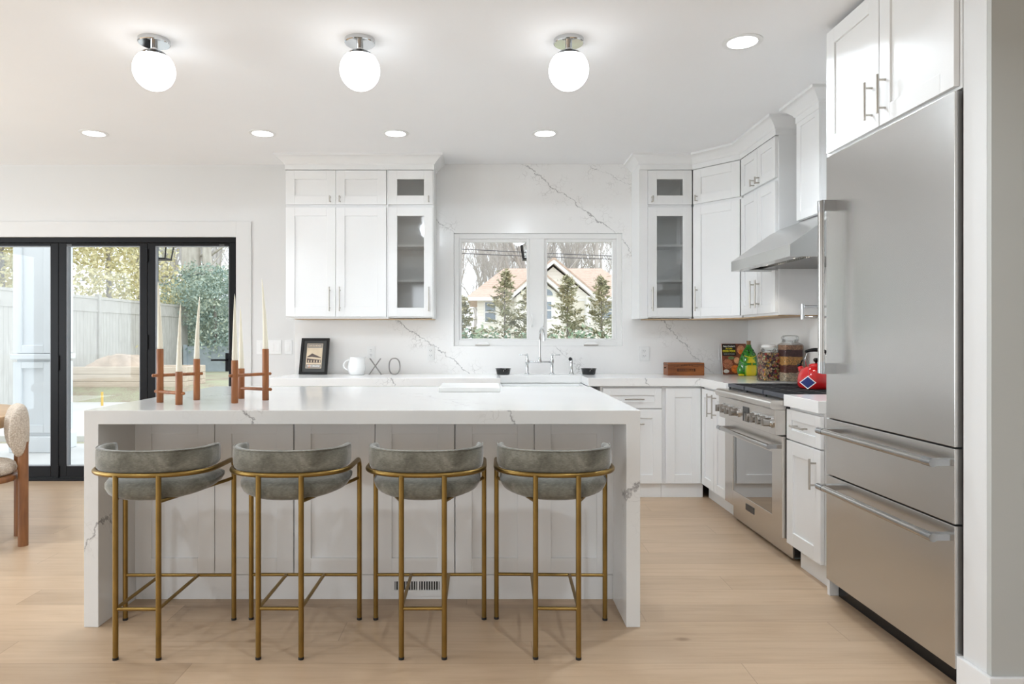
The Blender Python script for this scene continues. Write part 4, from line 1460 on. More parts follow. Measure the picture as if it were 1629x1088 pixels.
# picture frame: leaning, slightly turned
yawf = R(-9)
leanf = R(12)
def lean_T(cx, cy, z, yaw, lean):
    return Matrix.Translation((cx, cy, z)) @ Matrix.Rotation(yaw, 4, 'Z') @ Matrix.Rotation(-lean, 4, 'X')
pf = empty('picture_frame', (-1.45, 5.80, ZC), 'black framed small print leaning against the backsplash at the left end of the counter', 'picture frame')
T = lean_T(-1.457, 5.765, ZC + .0005, yawf, leanf)
w2, hh = 0.124, 0.312
bw = 0.021
m = MB(T)
m.box(-w2, -w2 + bw, -0.008, 0.012, 0, hh); m.box(w2 - bw, w2, -0.008, 0.012, 0, hh)
m.box(-w2 + bw, w2 - bw, -0.008, 0.012, 0, bw); m.box(-w2 + bw, w2 - bw, -0.008, 0.012, hh - bw, hh)
m.build('frame', 'blackgloss', pf, bevel=.0015)
M['mat'] = plain('charcoal_mat', (0.05, 0.05, 0.048), 0.7, var=0.05)
MB(T).box(-w2 + bw, w2 - bw, 0.0, 0.008, bw, hh - bw).build('mount_board', 'mat', pf)
M['poster'] = plain('cream_poster', (0.70, 0.58, 0.42), 0.6, var=0.08, vscale=12)
M['posterdark'] = plain('poster_brown', (0.11, 0.08, 0.07), 0.6, var=0.2)
M['postermid'] = plain('poster_grey', (0.30, 0.27, 0.25), 0.6, var=0.2)
M['posterorange'] = plain('poster_orange', (0.50, 0.17, 0.05), 0.6, var=0.2)
po = MB(T).box(-0.070, 0.070, -0.0015, 0.0, 0.052, 0.265).build('print', 'poster', pf)
m = MB(T)
m.box(-.066, .066, -.0022, -.0015, .228, .262)
m.build('top_band', 'postermid', po)
m = MB(T); m.box(-.066, .066, -.0022, -.0015, .056, .086); m.build('bottom_band', 'postermid', po)
# little cafe building under the title
m = MB(T)
def ph(p, t): return (p[0], t, p[1])
m.prism([(-.064, .150), (-.02, .180), (.062, .145), (.062, .150 - .01), (-.02, .150), (-.064, .146)], ph, -.0022, -.0015)
m.prism([(-.064, .10), (.062, .10), (.062, .125), (.0, .13), (-.064, .138)], ph, -.0022, -.0015)
m.build('drawn_cafe', 'posterdark', po)
m = MB(T)
for k in range(5):
    x = -.052 + k * .025
    m.box(x, x + .009, -.0028, -.0022, .103, .122)
m.build('drawn_awning_posts', 'poster', po)
def TT(T, u, n, z): return T @ Matrix.Translation((u, n, z)) @ Matrix.Rotation(PI / 2, 4, 'X')
text_mesh('lettering', 'CAFE DU MONDE', 0.020, 'poster', po, TT(T, 0, -.0026, .245), sx=0.70, bold=.0004)
text_mesh('lettering', 'NEW ORLEANS', 0.020, 'cardwhite', po, TT(T, 0, -.0026, .071), sx=0.80, bold=.0004)
MB(T).box(-.044, -.030, -.003, -.0024, .058, .084).build('orange_mark', 'posterorange', po)
m = MB(T @ Matrix.Translation((0, .012, .20)) @ Matrix.Rotation(R(24), 4, 'X')); m.box(-.02, .02, 0, .004, -.196, 0)
m.build('easel_back', 'blackrub', pf)

# pitcher
m = MB()
prof = [(0.052, 0), (0.060, 0.004), (0.071, 0.03), (0.0745, 0.055), (0.070, 0.09), (0.060, 0.125), (0.056, 0.142), (0.057, 0.150), (0.0535, 0.150), (0.052, 0.140), (0.056, 0.12), (0.066, 0.09), (0.070, 0.055), (0.066, 0.03), (0.05, 0.008), (0.001, 0.008)]
cx, cy = (567.5 - 772) / 1086 * 5.72, 5.72
SEG = 32
rings = []
for (r, z) in prof:
    ring = []
    for k in range(SEG):
        t = 2 * PI * k / SEG
        dx = 0.0
        if z > 0.10 and abs(((t + PI) % (2 * PI)) - PI) < 0.5:
            dx = 0.022 * ((z - 0.10) / 0.05) ** 1.5 * math.cos((((t + PI) % (2 * PI)) - PI) / 0.5 * PI / 2)
        ring.append((cx + (r + dx) * math.cos(t), cy + (r + dx) * math.sin(t), ZC + z))
    rings.append(ring)
m.rings(rings)
pt = m.build('pitcher', 'ceramic', smooth=True, auto=50)
tag(pt, 'round white ceramic pitcher between the picture frame and the letters', 'pitcher')
m = MB()
hp = []
for k in range(13):
    t = PI / 2 + PI * k / 12
    hp.append((cx - 0.060 + 0.05 * math.cos(t) * 1.0, cy, ZC + 0.078 + 0.042 * math.sin(t)))
m.tube(hp, 0.0055, 10)
m.build('handle', 'ceramic', pt, smooth=True)

# X and O
def rod_letter(paths, cx, cy, label, nm):
    m = MB()
    for p, cl in paths:
        m.tube([(cx + a, cy + c, ZC + b_) for a, b_, c in p], 0.0042, 8, closed=cl)
    o = m.build(nm, 'wiremetal', smooth=True, auto=60)
    return tag(o, label, 'letter ornament', 'metal letters on the counter')
X_ = []
for dy in (-.009, .009):
    X_.append(([(-.05, .004, dy), (.044, .135, dy)], False))
    X_.append(([(.05, .004, dy), (-.044, .135, dy)], False))
for (a, b_) in ((-.05, .004), (.05, .004), (.044, .135), (-.044, .135)):
    X_.append(([(a, b_, -.009), (a, b_, .009)], False))
rod_letter(X_, (597 - 772) / 1086 * 5.72, 5.72, 'silvery wire letter X standing on the counter', 'metal_letter')
O_ = []
for dy in (-.010, .010):
    ring = []
    for k in range(32):
        t = 2 * PI * k / 32
        c, s_ = math.cos(t), math.sin(t)
        ring.append((.045 * math.copysign(abs(c) ** .8, c), .0705 + .0665 * math.copysign(abs(s_) ** .85, s_), dy))
    O_.append((ring, True))
for t in (0, PI / 2, PI, 3 * PI / 2):
    a, b_ = .045 * math.cos(t), .0705 + .0665 * math.sin(t)
    O_.append(([(a, b_, -.010), (a, b_, .010)], False))
rod_letter(O_, (627.5 - 772) / 1086 * 5.72, 5.72, 'silvery wire letter O standing on the counter', 'metal_letter')

# black bowls
for (px, lb) in ((800.5, 'small black marble bowl left of the kitchen tap'), (936.5, 'small black marble bowl right of the side sprayer')):
    m = MB()
    m.lathe([(0.050, 0), (0.054, 0.003), (0.062, 0.044), (0.066, 0.047), (0.066, 0.052), (0.060, 0.052), (0.054, 0.044), (0.046, 0.010), (0.001, 0.008)], ((px - 772) / 1086 * 5.76, 5.76, ZC), 28)
    tag(m.build('marble_bowl', 'blackmarble', smooth=True, auto=40), lb, 'bowl', 'black bowls by the sink')

# bridge faucet
FYc = 5.765
def fx_(px): return (px - 772) / 1086 * FYc
fz = lambda py: CAMZ - (py - 535) / 1086 * FYc
fc = empty('bridge_faucet', (fx_(858.5), FYc, ZC), 'chrome bridge tap with two levers and a gooseneck spout, under the window', 'tap')
for k, px in enumerate((838.6, 878.2)):
    x = fx_(px)
    m = MB()
    m.lathe([(0.026, 0), (0.027, 0.004), (0.022, 0.009), (0.013, 0.014), (0.0115, 0.03), (0.013, 0.06), (0.011, 0.085), (0.014, 0.095), (0.0165, 0.108), (0.0165, 0.122), (0.012, 0.132), (0.010, 0.145), (0.012, 0.150), (0.008, 0.156), (0.004, 0.176), (0.001, 0.178)], (x, FYc, ZC), 20)
    vb = m.build('valve', 'chrome', fc, smooth=True)
    s_ = -1 if k == 0 else 1
    m = MB()
    m.tube([(x, FYc, fz(564.8)), (x + s_ * .03, FYc, fz(564.8)), (x + s_ * 0.068, FYc, fz(564.8) + .002)], 0.0045, 10, radii=[.005, .0038, .0052])
    m.build('lever', 'chrome', vb, smooth=True)
m = MB()
xa_, xb_, xc_ = fx_(838.6), fx_(878.2), fx_(858.7)
zb = fz(575.8)
m.cyl((xa_, FYc, zb), (xb_, FYc, zb), 0.0085, seg=14)
m.lathe([(0.012, -0.012), (0.016, -0.004), (0.017, 0.010), (0.013, 0.022), (0.014, 0.03), (0.010, 0.040)], (xc_, FYc, zb), 18)
m.build('bridge', 'chrome', fc, smooth=True)
m = MB()
sp_ = [(xc_, FYc, zb + .03), (xc_, FYc, 1.20)]
rr = 0.075
for k in range(1, 15):
    t = PI * k / 14
    dy = -(rr - rr * math.cos(t)); dz = 0.062 * math.sin(t)
    f = k / 14
    sp_.append((xc_ + 0.022 * f, FYc + dy, 1.26 + dz))
sp_.append((xc_ + .022, FYc - 2 * rr, 1.225))
m.tube(sp_, 0.0085, 14)
m.cyl((xc_ + .022, FYc - 2 * rr, 1.232), (xc_ + .022, FYc - 2 * rr, 1.212), 0.0115, seg=14)
m.build('spout', 'chrome', fc, smooth=True, auto=50)
# side sprayer
ss_ = empty('side_sprayer', (fx_(909), FYc, ZC), 'chrome side sprayer with black round head, right of the tap', 'sprayer')
x = fx_(909)
m = MB()
m.lathe([(0.025, 0), (0.026, 0.004), (0.018, 0.010), (0.016, 0.02), (0.013, 0.03), (0.010, 0.034), (0.0115, 0.10), (0.013, 0.128), (0.010, 0.138), (0.001, 0.14)], (x, FYc, ZC), 20)
m.build('body', 'chrome', ss_, smooth=True)
m = MB()
m.cyl((x - .002, FYc + .006, ZC + .13), (x - 0.012, FYc - .022, ZC + .131), 0.013, 0.0155, seg=18)
hd_ = m.build('spray_head', 'chrome', ss_, smooth=True, auto=50)
MB().cyl((x - .0121, FYc - .0222, ZC + .131), (x - 0.0126, FYc - .0240, ZC + .131), 0.0150, seg=18).build('spray_face', 'blackrub', hd_, smooth=True, auto=50)

# wooden box
bx0, bx1 = PX(1062.5, 0, 5.62)[0], PX(1120.5, 0, 5.62)[0]
e_ = empty('wooden_box', ((bx0 + bx1) / 2, 5.68, ZC), 'old brown wooden recipe box with a label holder, on the counter under the outlet', 'box')
m = MB(); m.box(bx0, bx1, 5.62, 5.76, ZC, ZC + 0.104)
b0 = m.build('case', 'boxwood', e_, bevel=.002)
m = MB(); m.box(bx0 - .002, bx1 + .002, 5.617, 5.763, ZC + .088, ZC + .091)
m.build('lid_line', 'slot', e_)
M['engrave'] = plain('burnt_engraving', (0.06, 0.02, 0.008), 0.7, var=0.2)
cxb = (bx0 + bx1) / 2
m = MB()
m.box(cxb - .073, cxb - .066, 5.614, 5.62, ZC + .034, ZC + .056); m.box(cxb + .066, cxb + .073, 5.614, 5.62, ZC + .034, ZC + .056)
m.box(cxb - .066, cxb + .066, 5.6155, 5.62, ZC + .036, ZC + .0385); m.box(cxb - .066, cxb + .066, 5.6155, 5.62, ZC + .052, ZC + .0545)
m.build('label_holder', 'engrave', b0)
random.seed(4)
m = MB()
for k in range(26):     # worn, unreadable stamped marks
    xx = cxb - .10 + k * .0078
    zz = ZC + .068 + .010 * math.sin(k / 25 * PI)
    hgt = random.uniform(.005, .010)
    m.box(xx, xx + random.uniform(.002, .005), 5.6192, 5.62, zz, zz + hgt)
for k in range(7):
    if k in (3, 4): continue
    xx = cxb - .052 + k * .0165
    m.box(xx, xx + .006, 5.6192, 5.62, ZC + .0425, ZC + .0495)
m.build('worn_stamp', 'engrave', b0)
MB().ell((bx0 - .008, 5.68, ZC + .062), .006, .006, .006, 10, 6).build('knob', 'blackrub', e_, smooth=True)
MB().cyl((bx0 - .005, 5.68, ZC + .062), (bx0 + .001, 5.68, ZC + .062), .002, seg=6).build('knob_stem', 'blackrub', e_)

# cook book
bk0 = PX(1148.3, 0, 5.78)[0]
bwid, bhgt = 0.205, 0.262
T = lean_T(bk0 + .004, 5.765, ZC + .0015, R(-3), R(10))
cb = empty('cook_book', (bk0 + .1, 5.79, ZC), 'colourful picture cook book standing against the backsplash behind the green frog bottle', 'book')
M['bookred'] = plain('book_cover_red', (0.22, 0.06, 0.03), 0.35, var=0.4, vscale=40)
M['bookblack'] = plain('book_black', (0.012, 0.012, 0.01), 0.35, var=0.1)
M['bookyellow'] = plain('book_yellow', (0.85, 0.72, 0.02), 0.4, var=0.02)
M['bookwhite'] = plain('book_white', (0.8, 0.78, 0.72), 0.4, var=0.02)
M['crust'] = plain('pie_crust', (0.62, 0.28, 0.14), 0.5, var=0.25, vscale=60)
M['filling'] = plain('pie_filling', (0.28, 0.03, 0.02), 0.4, var=0.3, vscale=60)
M['orangefood'] = plain('orange_food', (0.75, 0.20, 0.03), 0.5, var=0.3, vscale=50)
M['peach'] = plain('peach_food', (0.80, 0.40, 0.20), 0.5, var=0.2, vscale=50)
M['greenfood'] = plain('green_salad', (0.14, 0.20, 0.08), 0.5, var=0.4, vscale=60)
cv = MB(T).box(0, bwid, 0, 0.003, 0, bhgt).build('cover', 'bookred', cb, bevel=.0005, segs=1)
MB(T).box(0.003, bwid - .003, 0.003, 0.026, 0.003, bhgt - .003).build('pages', 'bookwhite', cb)
MB(T).box(0, bwid, 0.026, 0.029, 0, bhgt).build('back_cover', 'bookred', cb)
MB(T).box(0, .004, 0.003, 0.026, 0, bhgt).build('spine', 'bookwhite', cb)
MB(T).box(.004, .118, -.0012, 0, .158, bhgt - .004).build('title_block', 'bookblack', cv)
text_mesh('lettering', "Betty Crocker's", 0.019, 'bookwhite', cv, TT(T, .061, -.0016, .239), sx=0.80, shear=.3, bold=.0005)
text_mesh('lettering', 'PICTURE', 0.014, 'bookyellow', cv, TT(T, .061, -.0016, .219), sx=1.0, bold=.0004)
text_mesh('lettering', 'COOK BOOK', 0.0235, 'bookyellow', cv, TT(T, .061, -.0016, .197), sx=0.74, bold=.0009)
text_mesh('lettering', 'REVISED AND ENLARGED', 0.0085, 'bookwhite', cv, TT(T, .061, -.0016, .173), sx=0.95)
def disc(T, u, z, rx, rz, n0, n1, name, mat, par, seg=20):
    m = MB(T)
    m.prism([(u + rx * math.cos(2 * PI * k / seg), z + rz * math.sin(2 * PI * k / seg)) for k in range(seg)], lambda p, t: (p[0], t, p[1]), n0, n1)
    return m.build(name, mat, par)
disc(T, .045, .088, .043, .040, -.0008, 0, 'pie_picture', 'filling', cv)
m = MB(T)
for k in range(-3, 4):
    for s_ in (-1, 1):
        L = math.sqrt(max(0, .040 ** 2 - (k * .012) ** 2)) * 1.02
        d = Vector((math.cos(R(42)) * s_, math.sin(R(42))))
        nn = Vector((-d.y, d.x))
        c = Vector((.045, .088)) + nn * k * .012
        a, b_ = c - d * L, c + d * L
        w_ = nn * .0021
        m.prism([tuple(a - w_), tuple(b_ - w_), tuple(b_ + w_), tuple(a + w_)], lambda p, t: (p[0], t, p[1]), -.0013, -.0008)
m.build('pie_lattice', 'crust', cv)
disc(T, .105, .045, .034, .034, -.0011, 0, 'pumpkin_picture', 'orangefood', cv)
disc(T, .122, .118, .024, .028, -.0009, 0, 'cake_picture', 'peach', cv)
disc(T, .076, .140, .026, .014, -.0010, 0, 'salad_picture', 'greenfood', cv)
disc(T, .160, .210, .032, .040, -.0009, 0, 'roast_picture', 'crust', cv)
disc(T, .160, .190, .022, .020, -.0014, -.0008, 'roast_picture', 'orangefood', cv)
disc(T, .175, .110, .025, .030, -.0009, 0, 'sauce_picture', 'orangefood', cv)
disc(T, .030, .026, .024, .016, -.0009, 0, 'fish_picture', 'bookwhite', cv)

# frog bottle
fgx, fgy = PX(1191, 0, 5.60)[0], 5.60
fg = empty('frog_bottle', (fgx, fgy, ZC), 'glossy green and yellow ceramic frog bottle with a cork, in front of the cook book', 'bottle')
m = MB()
m.lathe([(0.060, 0), (0.066, 0.006), (0.074, 0.035), (0.077, 0.065), (0.074, 0.095), (0.067, 0.125), (0.058, 0.155), (0.047, 0.185), (0.034, 0.212), (0.022, 0.232), (0.018, 0.245), (0.019, 0.252), (0.016, 0.254), (0.001, 0.254)], (fgx, fgy, ZC), 32, 1.14, 0.86)
bd = m.build('body', 'frog', fg, smooth=True)
m = MB(); m.cyl((fgx, fgy, ZC + .252), (fgx, fgy, ZC + .285), .0155, .0175, seg=16)
m.build('cork', 'cork', fg, smooth=True, auto=40)
for s_ in (-1, 1):
    m = MB(); m.ell((fgx + s_ * .018, fgy - .032, ZC + .205), .013, .012, .013, 14, 8)
    ey = m.build('eye', 'froggreen', fg, smooth=True)
    MB().ell((fgx + s_ * .019, fgy - .0425, ZC + .207), .006, .004, .007, 10, 6).build('pupil', 'blackgloss', ey, smooth=True)
    m = MB()
    m.tube([(fgx + s_ * .062, fgy - .005, ZC + .135), (fgx + s_ * .070, fgy - .035, ZC + .115), (fgx + s_ * .045, fgy - .062, ZC + .095), (fgx + s_ * .018, fgy - .068, ZC + .098)], .010, 12, radii=[.014, .012, .010, .008])
    for j in (-1, 0, 1):
        m.tube([(fgx + s_ * .020, fgy - .068, ZC + .098), (fgx + s_ * .008, fgy - .071, ZC + .098 + j * .009)], .0035, 8)
    m.build('arm', 'froggreen', fg, smooth=True)
    m = MB()
    m.ell((fgx + s_ * .072, fgy - .01, ZC + .045), .026, .036, .044, 14, 10)
    m.build('hind_leg', 'froggreen', fg, smooth=True)
    m = MB()
    m.ell((fgx + s_ * .080, fgy - .050, ZC + .0095), .026, .020, .009, 14, 8)
    for j in (-1, 0, 1):
        m.ell((fgx + s_ * .085 + j * .014, fgy - .066, ZC + .0075), .0085, .011, .007, 10, 6)
    m.build('foot', 'frogyellow', fg, smooth=True)
# wide smiling mouth ridge
m = MB()
mp = []
for k in range(11):
    t = -1 + 2 * k / 10
    mp.append((fgx + .046 * t, fgy - .0505 * math.sqrt(max(0.02, 1 - (t * .84) ** 2)) * .98 - .002, ZC + .150 + .014 * t * t))
m.tube(mp, .0035, 8)
m.build('mouth', 'frogyellow', fg, smooth=True)
m = MB()   # curled tail fin on the right
m.tube([(fgx + .070, fgy + .01, ZC + .03), (fgx + .092, fgy, ZC + .05), (fgx + .103, fgy - .005, ZC + .08), (fgx + .105, fgy - .005, ZC + .095)], .01, 10, radii=[.018, .016, .012, .006])
m.build('tail', 'froggreen', fg, smooth=True)

# storage jars
def jar(cx, cy, w_, h, fill_h, label, flabel, fmat, fname, zb=ZC):
    e_ = empty('glass_jar', (cx, cy, zb), label, 'jar', 'glass storage jars by the range')
    def rr(w2, r, n=6):
        out = []
        for q_, (sx, sy) in enumerate(((1, 1), (-1, 1), (-1, -1), (1, -1))):
            for k in range(n):
                t = PI / 2 * q_ + PI / 2 * k / (n - 1)
                out.append((sx * (w2 - r) + r * math.cos(t), sy * (w2 - r) + r * math.sin(t)))
        return out
    w2 = w_ / 2
    nk = w_ * 0.37
    bh = h - 0.062
    rings = []
    for (ww, rad, z) in [(w2 - .008, .01, 0), (w2, .016, .006), (w2, .016, bh - .012), (w2 - .006, .022, bh), (nk + .002, nk, bh + .012), (nk, nk - .0002, bh + .03)]:
        rings.append([(cx + x, cy + y, zb + z) for x, y in rr(ww, min(rad, ww - .0001))])
    m = MB(); m.rings(rings, caps=False)
    m.bm.faces.new([m.bm.verts[i] for i in range(24)][::-1]) if False else None
    m.build('body', 'jarglass', e_, smooth=True, auto=50)
    m = MB(); m.lathe([(nk - .006, bh + .012), (nk + .003, bh + .03), (nk + .006, bh + .034), (nk + .006, bh + .040), (nk - .002, bh + .041)], (cx, cy, zb), 24, caps=True)
    m.build('rim', 'jarglass', e_, smooth=True, auto=50)
    m = MB(); m.lathe([(nk + .004, bh + .043), (nk + .005, bh + .050), (nk - .004, bh + .060), (nk * .5, bh + .062), (.001, bh + .0615)], (cx, cy, zb), 24)
    m.build('lid', 'cardwhite' if h < .3 else 'jarglass', e_, smooth=True, auto=50)
    m = MB()
    for s_ in (-1, 1):
        m.tube([(cx + s_ * (nk + .006), cy - .01, zb + bh + .018), (cx + s_ * (nk + .010), cy, zb + bh + .038), (cx + s_ * (nk + .006), cy + .01, zb + bh + .05)], .0016, 6)
    ring = [(cx + (nk + .0055) * math.cos(2 * PI * k / 24), cy + (nk + .0055) * math.sin(2 * PI * k / 24), zb + bh + .020) for k in range(24)]
    m.tube(ring, .0016, 6, closed=True)
    m.tube([(cx - .012, cy - nk - .006, zb + bh + .020), (cx - .010, cy - nk - .012, zb + bh - .005), (cx + .010, cy - nk - .012, zb + bh - .005), (cx + .012, cy - nk - .006, zb + bh + .020)], .0016, 6)
    m.build('wire_clasp', 'chrome', e_, smooth=True)
    m = MB()
    rings = []
    for (ww, rad, z) in [(w2 - .010, .01, .008), (w2 - .006, .014, .014), (w2 - .006, .014, fill_h - .005), (w2 - .012, .014, fill_h)]:
        rings.append([(cx + x, cy + y, zb + z) for x, y in rr(ww, rad)])
    m.rings(rings)
    f = m.build(fname, fmat, smooth=True, auto=50, origin=(cx, cy, zb))
    tag(f, flabel, 'food', kind='stuff')
    return e_
jar(2.035, 4.90, 0.132, 0.262, 0.205, 'shorter glass clip-top jar with a pale lid, next to the frog bottle', 'multicoloured dried pasta filling the shorter jar', 'pasta', 'dried_pasta')
jar(2.150, 4.815, 0.140, 0.330, 0.262, 'taller glass clip-top jar, nearest the red kettle', 'layers of dried beans and grains in the taller jar', 'layers', 'dried_beans')

# kettle
KX, KY, KZ = 2.045, 4.22, 0.9285
kt = empty('kettle', (KX, KY, KZ), 'red enamel whistling kettle with black handle on the range', 'kettle')
m = MB()
m.lathe([(0.088, 0), (0.098, 0.004), (0.106, 0.02), (0.108, 0.05), (0.102, 0.085), (0.086, 0.115), (0.062, 0.134), (0.046, 0.140), (0.044, 0.136), (0.001, 0.136)], (KX, KY, KZ), 36)
m.build('body', 'red', kt, smooth=True)
m = MB(); m.lathe([(0.045, 0.138), (0.043, 0.146), (0.030, 0.153), (0.008, 0.156), (.001, .156)], (KX, KY, KZ), 28)
ld = m.build('lid', 'red', kt, smooth=True)
m = MB(); m.lathe([(0.006, 0.155), (0.006, 0.162), (0.015, 0.168), (0.017, 0.178), (0.011, 0.187), (.001, .188)], (KX, KY, KZ), 20)
m.build('lid_knob', 'blackgloss', ld, smooth=True)
sd_ = Vector((-0.40, 0.92, 0)).normalized()
c0 = Vector((KX, KY, KZ))
m = MB(); m.tube([c0 + sd_ * .088 + Vector((0, 0, .085)), c0 + sd_ * .112 + Vector((0, 0, .112)), c0 + sd_ * .122 + Vector((0, 0, .134))], .015, 14, radii=[.024, .018, .0145])
st = m.build('spout', 'red', kt, smooth=True)
m = MB(); m.tube([c0 + sd_ * .120 + Vector((0, 0, .130)), c0 + sd_ * .126 + Vector((0, 0, .146))], .0155, 14)
m.tube([c0 + sd_ * .118 + Vector((0, 0, .140)), c0 + sd_ * .108 + Vector((0, 0, .165)), c0 + sd_ * .100 + Vector((0, 0, .172))], .005, 8)
m.build('whistle', 'blackgloss', st, smooth=True)
m = MB()
hd2 = Vector((sd_.x, sd_.y, 0))
top = []
m.tube([c0 + hd2 * .072 + Vector((0, 0, .126)), c0 + hd2 * .082 + Vector((0, 0, .18)), c0 + hd2 * .066 + Vector((0, 0, .222))], .0035, 8)
m.tube([c0 - hd2 * .072 + Vector((0, 0, .126)), c0 - hd2 * .082 + Vector((0, 0, .18)), c0 - hd2 * .066 + Vector((0, 0, .222))], .0035, 8)
m.build('handle_wire', 'chrome', kt, smooth=True)
m = MB()
pts, rad = [], []
for k in range(11):
    t = -1 + 2 * k / 10
    pts.append(c0 + hd2 * (.078 * t) + Vector((0, 0, .226 + .012 * (1 - t * t)))); rad.append(.008 + .004 * (1 - t * t))
m.tube(pts, .01, 12, radii=rad)
m.build('handle_grip', 'blackgloss', kt, smooth=True)
# blue hang tag
Tt = frame_m((1.93, 4.085, KZ + .045), (0.88, -.45, 0), (-.45, -.88, 0)) @ Matrix.Rotation(R(10), 4, 'X')
m = MB(Tt)
s2 = .040
m.prism([(-s2 * 1.15, 0), (0, -s2), (s2 * 1.15, 0), (0, s2)], lambda p, t: (p[0], t, p[1]), 0, .001)
tg = m.build('hang_tag', 'cardwhite', kt)
m = MB(Tt); s3 = .034
m.prism([(-s3 * 1.15, 0), (0, -s3), (s3 * 1.15, 0), (0, s3)], lambda p, t: (p[0], t, p[1]), .001, .0016)
m.build('tag_face', 'navy', tg)
m = MB(); m.tube([(1.93, 4.085, KZ + .084), (1.965, 4.14, KZ + .16), (KX - .052, KY + .028, KZ + .20)], .0008, 5)
m.build('tag_thread', 'wire', tg)

# pot filler
pfz0, pfz1 = 1.37, 1.435
pfl = empty('pot_filler', (2.26, 4.25, pfz0), 'chrome folding pot filler tap on the wall above the range', 'tap')
m = MB()
m.cyl((XR - .016, 4.25, pfz1), (XR - .026, 4.25, pfz1), .03, seg=20)
m.build('wall_flange', 'chrome', pfl, smooth=True, auto=40)
m = MB(); m.cyl((XR - .02, 4.25, pfz1), (1.975, 4.25, pfz1), .007, seg=12)
m.build('upper_arm', 'chrome', pfl, smooth=True, auto=40)
m = MB(); m.cyl((1.975, 4.25, pfz0 - .014), (1.975, 4.25, pfz1 + .016), .009, seg=12)
for z in (pfz0, pfz1): m.cyl((1.975, 4.25, z - .013), (1.975, 4.25, z + .013), .0125, seg=14)
m.build('elbow_joint', 'chrome', pfl, smooth=True, auto=40)
m = MB(); m.tube([(1.975, 4.25, pfz0), (2.20, 4.25, pfz0), (2.215, 4.25, pfz0 - .01), (2.22, 4.25, pfz0 - .05)], .007, 12)
m.build('lower_arm', 'chrome', pfl, smooth=True)

# ================================================================== CEILING LIGHTS
def globe(x, y, label):
    e_ = empty('globe_ceiling_light', (x, y, H), label, 'ceiling light', 'globe ceiling lights')
    m = MB(); m.lathe([(.076, 0), (.0765, -.018), (.072, -.022), (.001, -.023)], (x, y, H), 36)
    m.build('canopy', 'chrome', e_, smooth=True, auto=40)
    m = MB(); m.lathe([(.0165, -.022), (.0165, -.060)], (x, y, H), 24)
    m.build('stem', 'chrome', e_, smooth=True, auto=40)
    zc = -.153
    Rg = .1
    pr = [(.001, zc - Rg)]
    for k in range(1, 22):
        t = PI * k / 28
        pr.append((Rg * math.sin(t), zc - Rg * math.cos(t)))
    m = MB(); m.lathe(pr, (x, y, H), 36)
    m.build('globe_shade', 'globe', e_, smooth=True)
    pr = []
    for k in range(20, 27):
        t = PI * k / 28
        pr.append(((Rg + .002) * math.sin(t), zc - (Rg + .002) * math.cos(t)))
    pr += [(.022, -.056), (.022, -.050), (.0165, -.050)]
    m = MB(); m.lathe(pr, (x, y, H), 36, caps=False)
    m.build('cap', 'chrome', e_, smooth=True, auto=50)
    lo = bpy.data.objects.new('globe_glow', GL); C.objects.link(lo); lo.location = (x, y, H - .262)
GL = bpy.data.lights.new('globe_glow', 'SPOT')
GL.energy = 15; GL.spot_size = R(179); GL.spot_blend = 0.03; GL.shadow_soft_size = 0.1; GL.color = (.82, .915, 1.0)
globe(-1.659, 3.42, 'chrome and opal globe ceiling light, left of the three over the island')
globe(-0.628, 3.42, 'chrome and opal globe ceiling light, middle of the three over the island')
globe(0.418, 3.42, 'chrome and opal globe ceiling light, right of the three over the island')
DL = bpy.data.lights.new('downlight_beam', 'AREA')
DL.shape = 'DISK'; DL.size = 0.13; DL.energy = 10; DL.color = (.82, .915, 1.0); DL.spread = R(140)
DL2 = DL.copy(); DL2.energy = 3.0; DL2.spread = R(85)
def downlight(x, y, label=None, grp='recessed ceiling lights', beam=None):
    e_ = empty('recessed_light', (x, y, H), label, 'ceiling light', grp)
    m = MB(); m.lathe([(.098, 0), (.098, -.003), (.088, -.005), (.074, -.005), (.072, .0)], (x, y, H), 32, caps=False)
    m.build('trim_ring', 'plastic', e_, smooth=True, auto=40)
    m = MB(); m.cyl((x, y, H - .0045), (x, y, H - .002), .072, seg=32)
    m.build('lens', 'led', e_, smooth=True, auto=40)
    lo = bpy.data.objects.new('downlight_beam', DL2 if y > 4.9 else DL); C.objects.link(lo); lo.location = (x, y, H - .008)
for (x, y, lb) in ((-2.862, 4.993, 'recessed ceiling light at the far left, above the folding door'),
                   (-1.629, 4.993, 'recessed ceiling light in front of the left upper cabinets'),
                   (-0.656, 4.993, 'recessed ceiling light left of the window, second from the right in the rear row'),
                   (0.437, 4.993, 'recessed ceiling light in front of the window, right end of the rear row'),
                   (1.296, 3.442, 'larger-looking recessed ceiling light beside the refrigerator cabinet')):
    downlight(x, y, lb)
for (x, y) in ((-4.4, 4.99), (-3.6, 3.44), (-5.0, 2.0), (-2.4, 1.2), (.9, 1.2), (-.8, -1.0)):  # extra unseen downlights, added to fill the room with light
    downlight(x, y, 'recessed ceiling light added out of view as fill', 'added fill lights out of view')

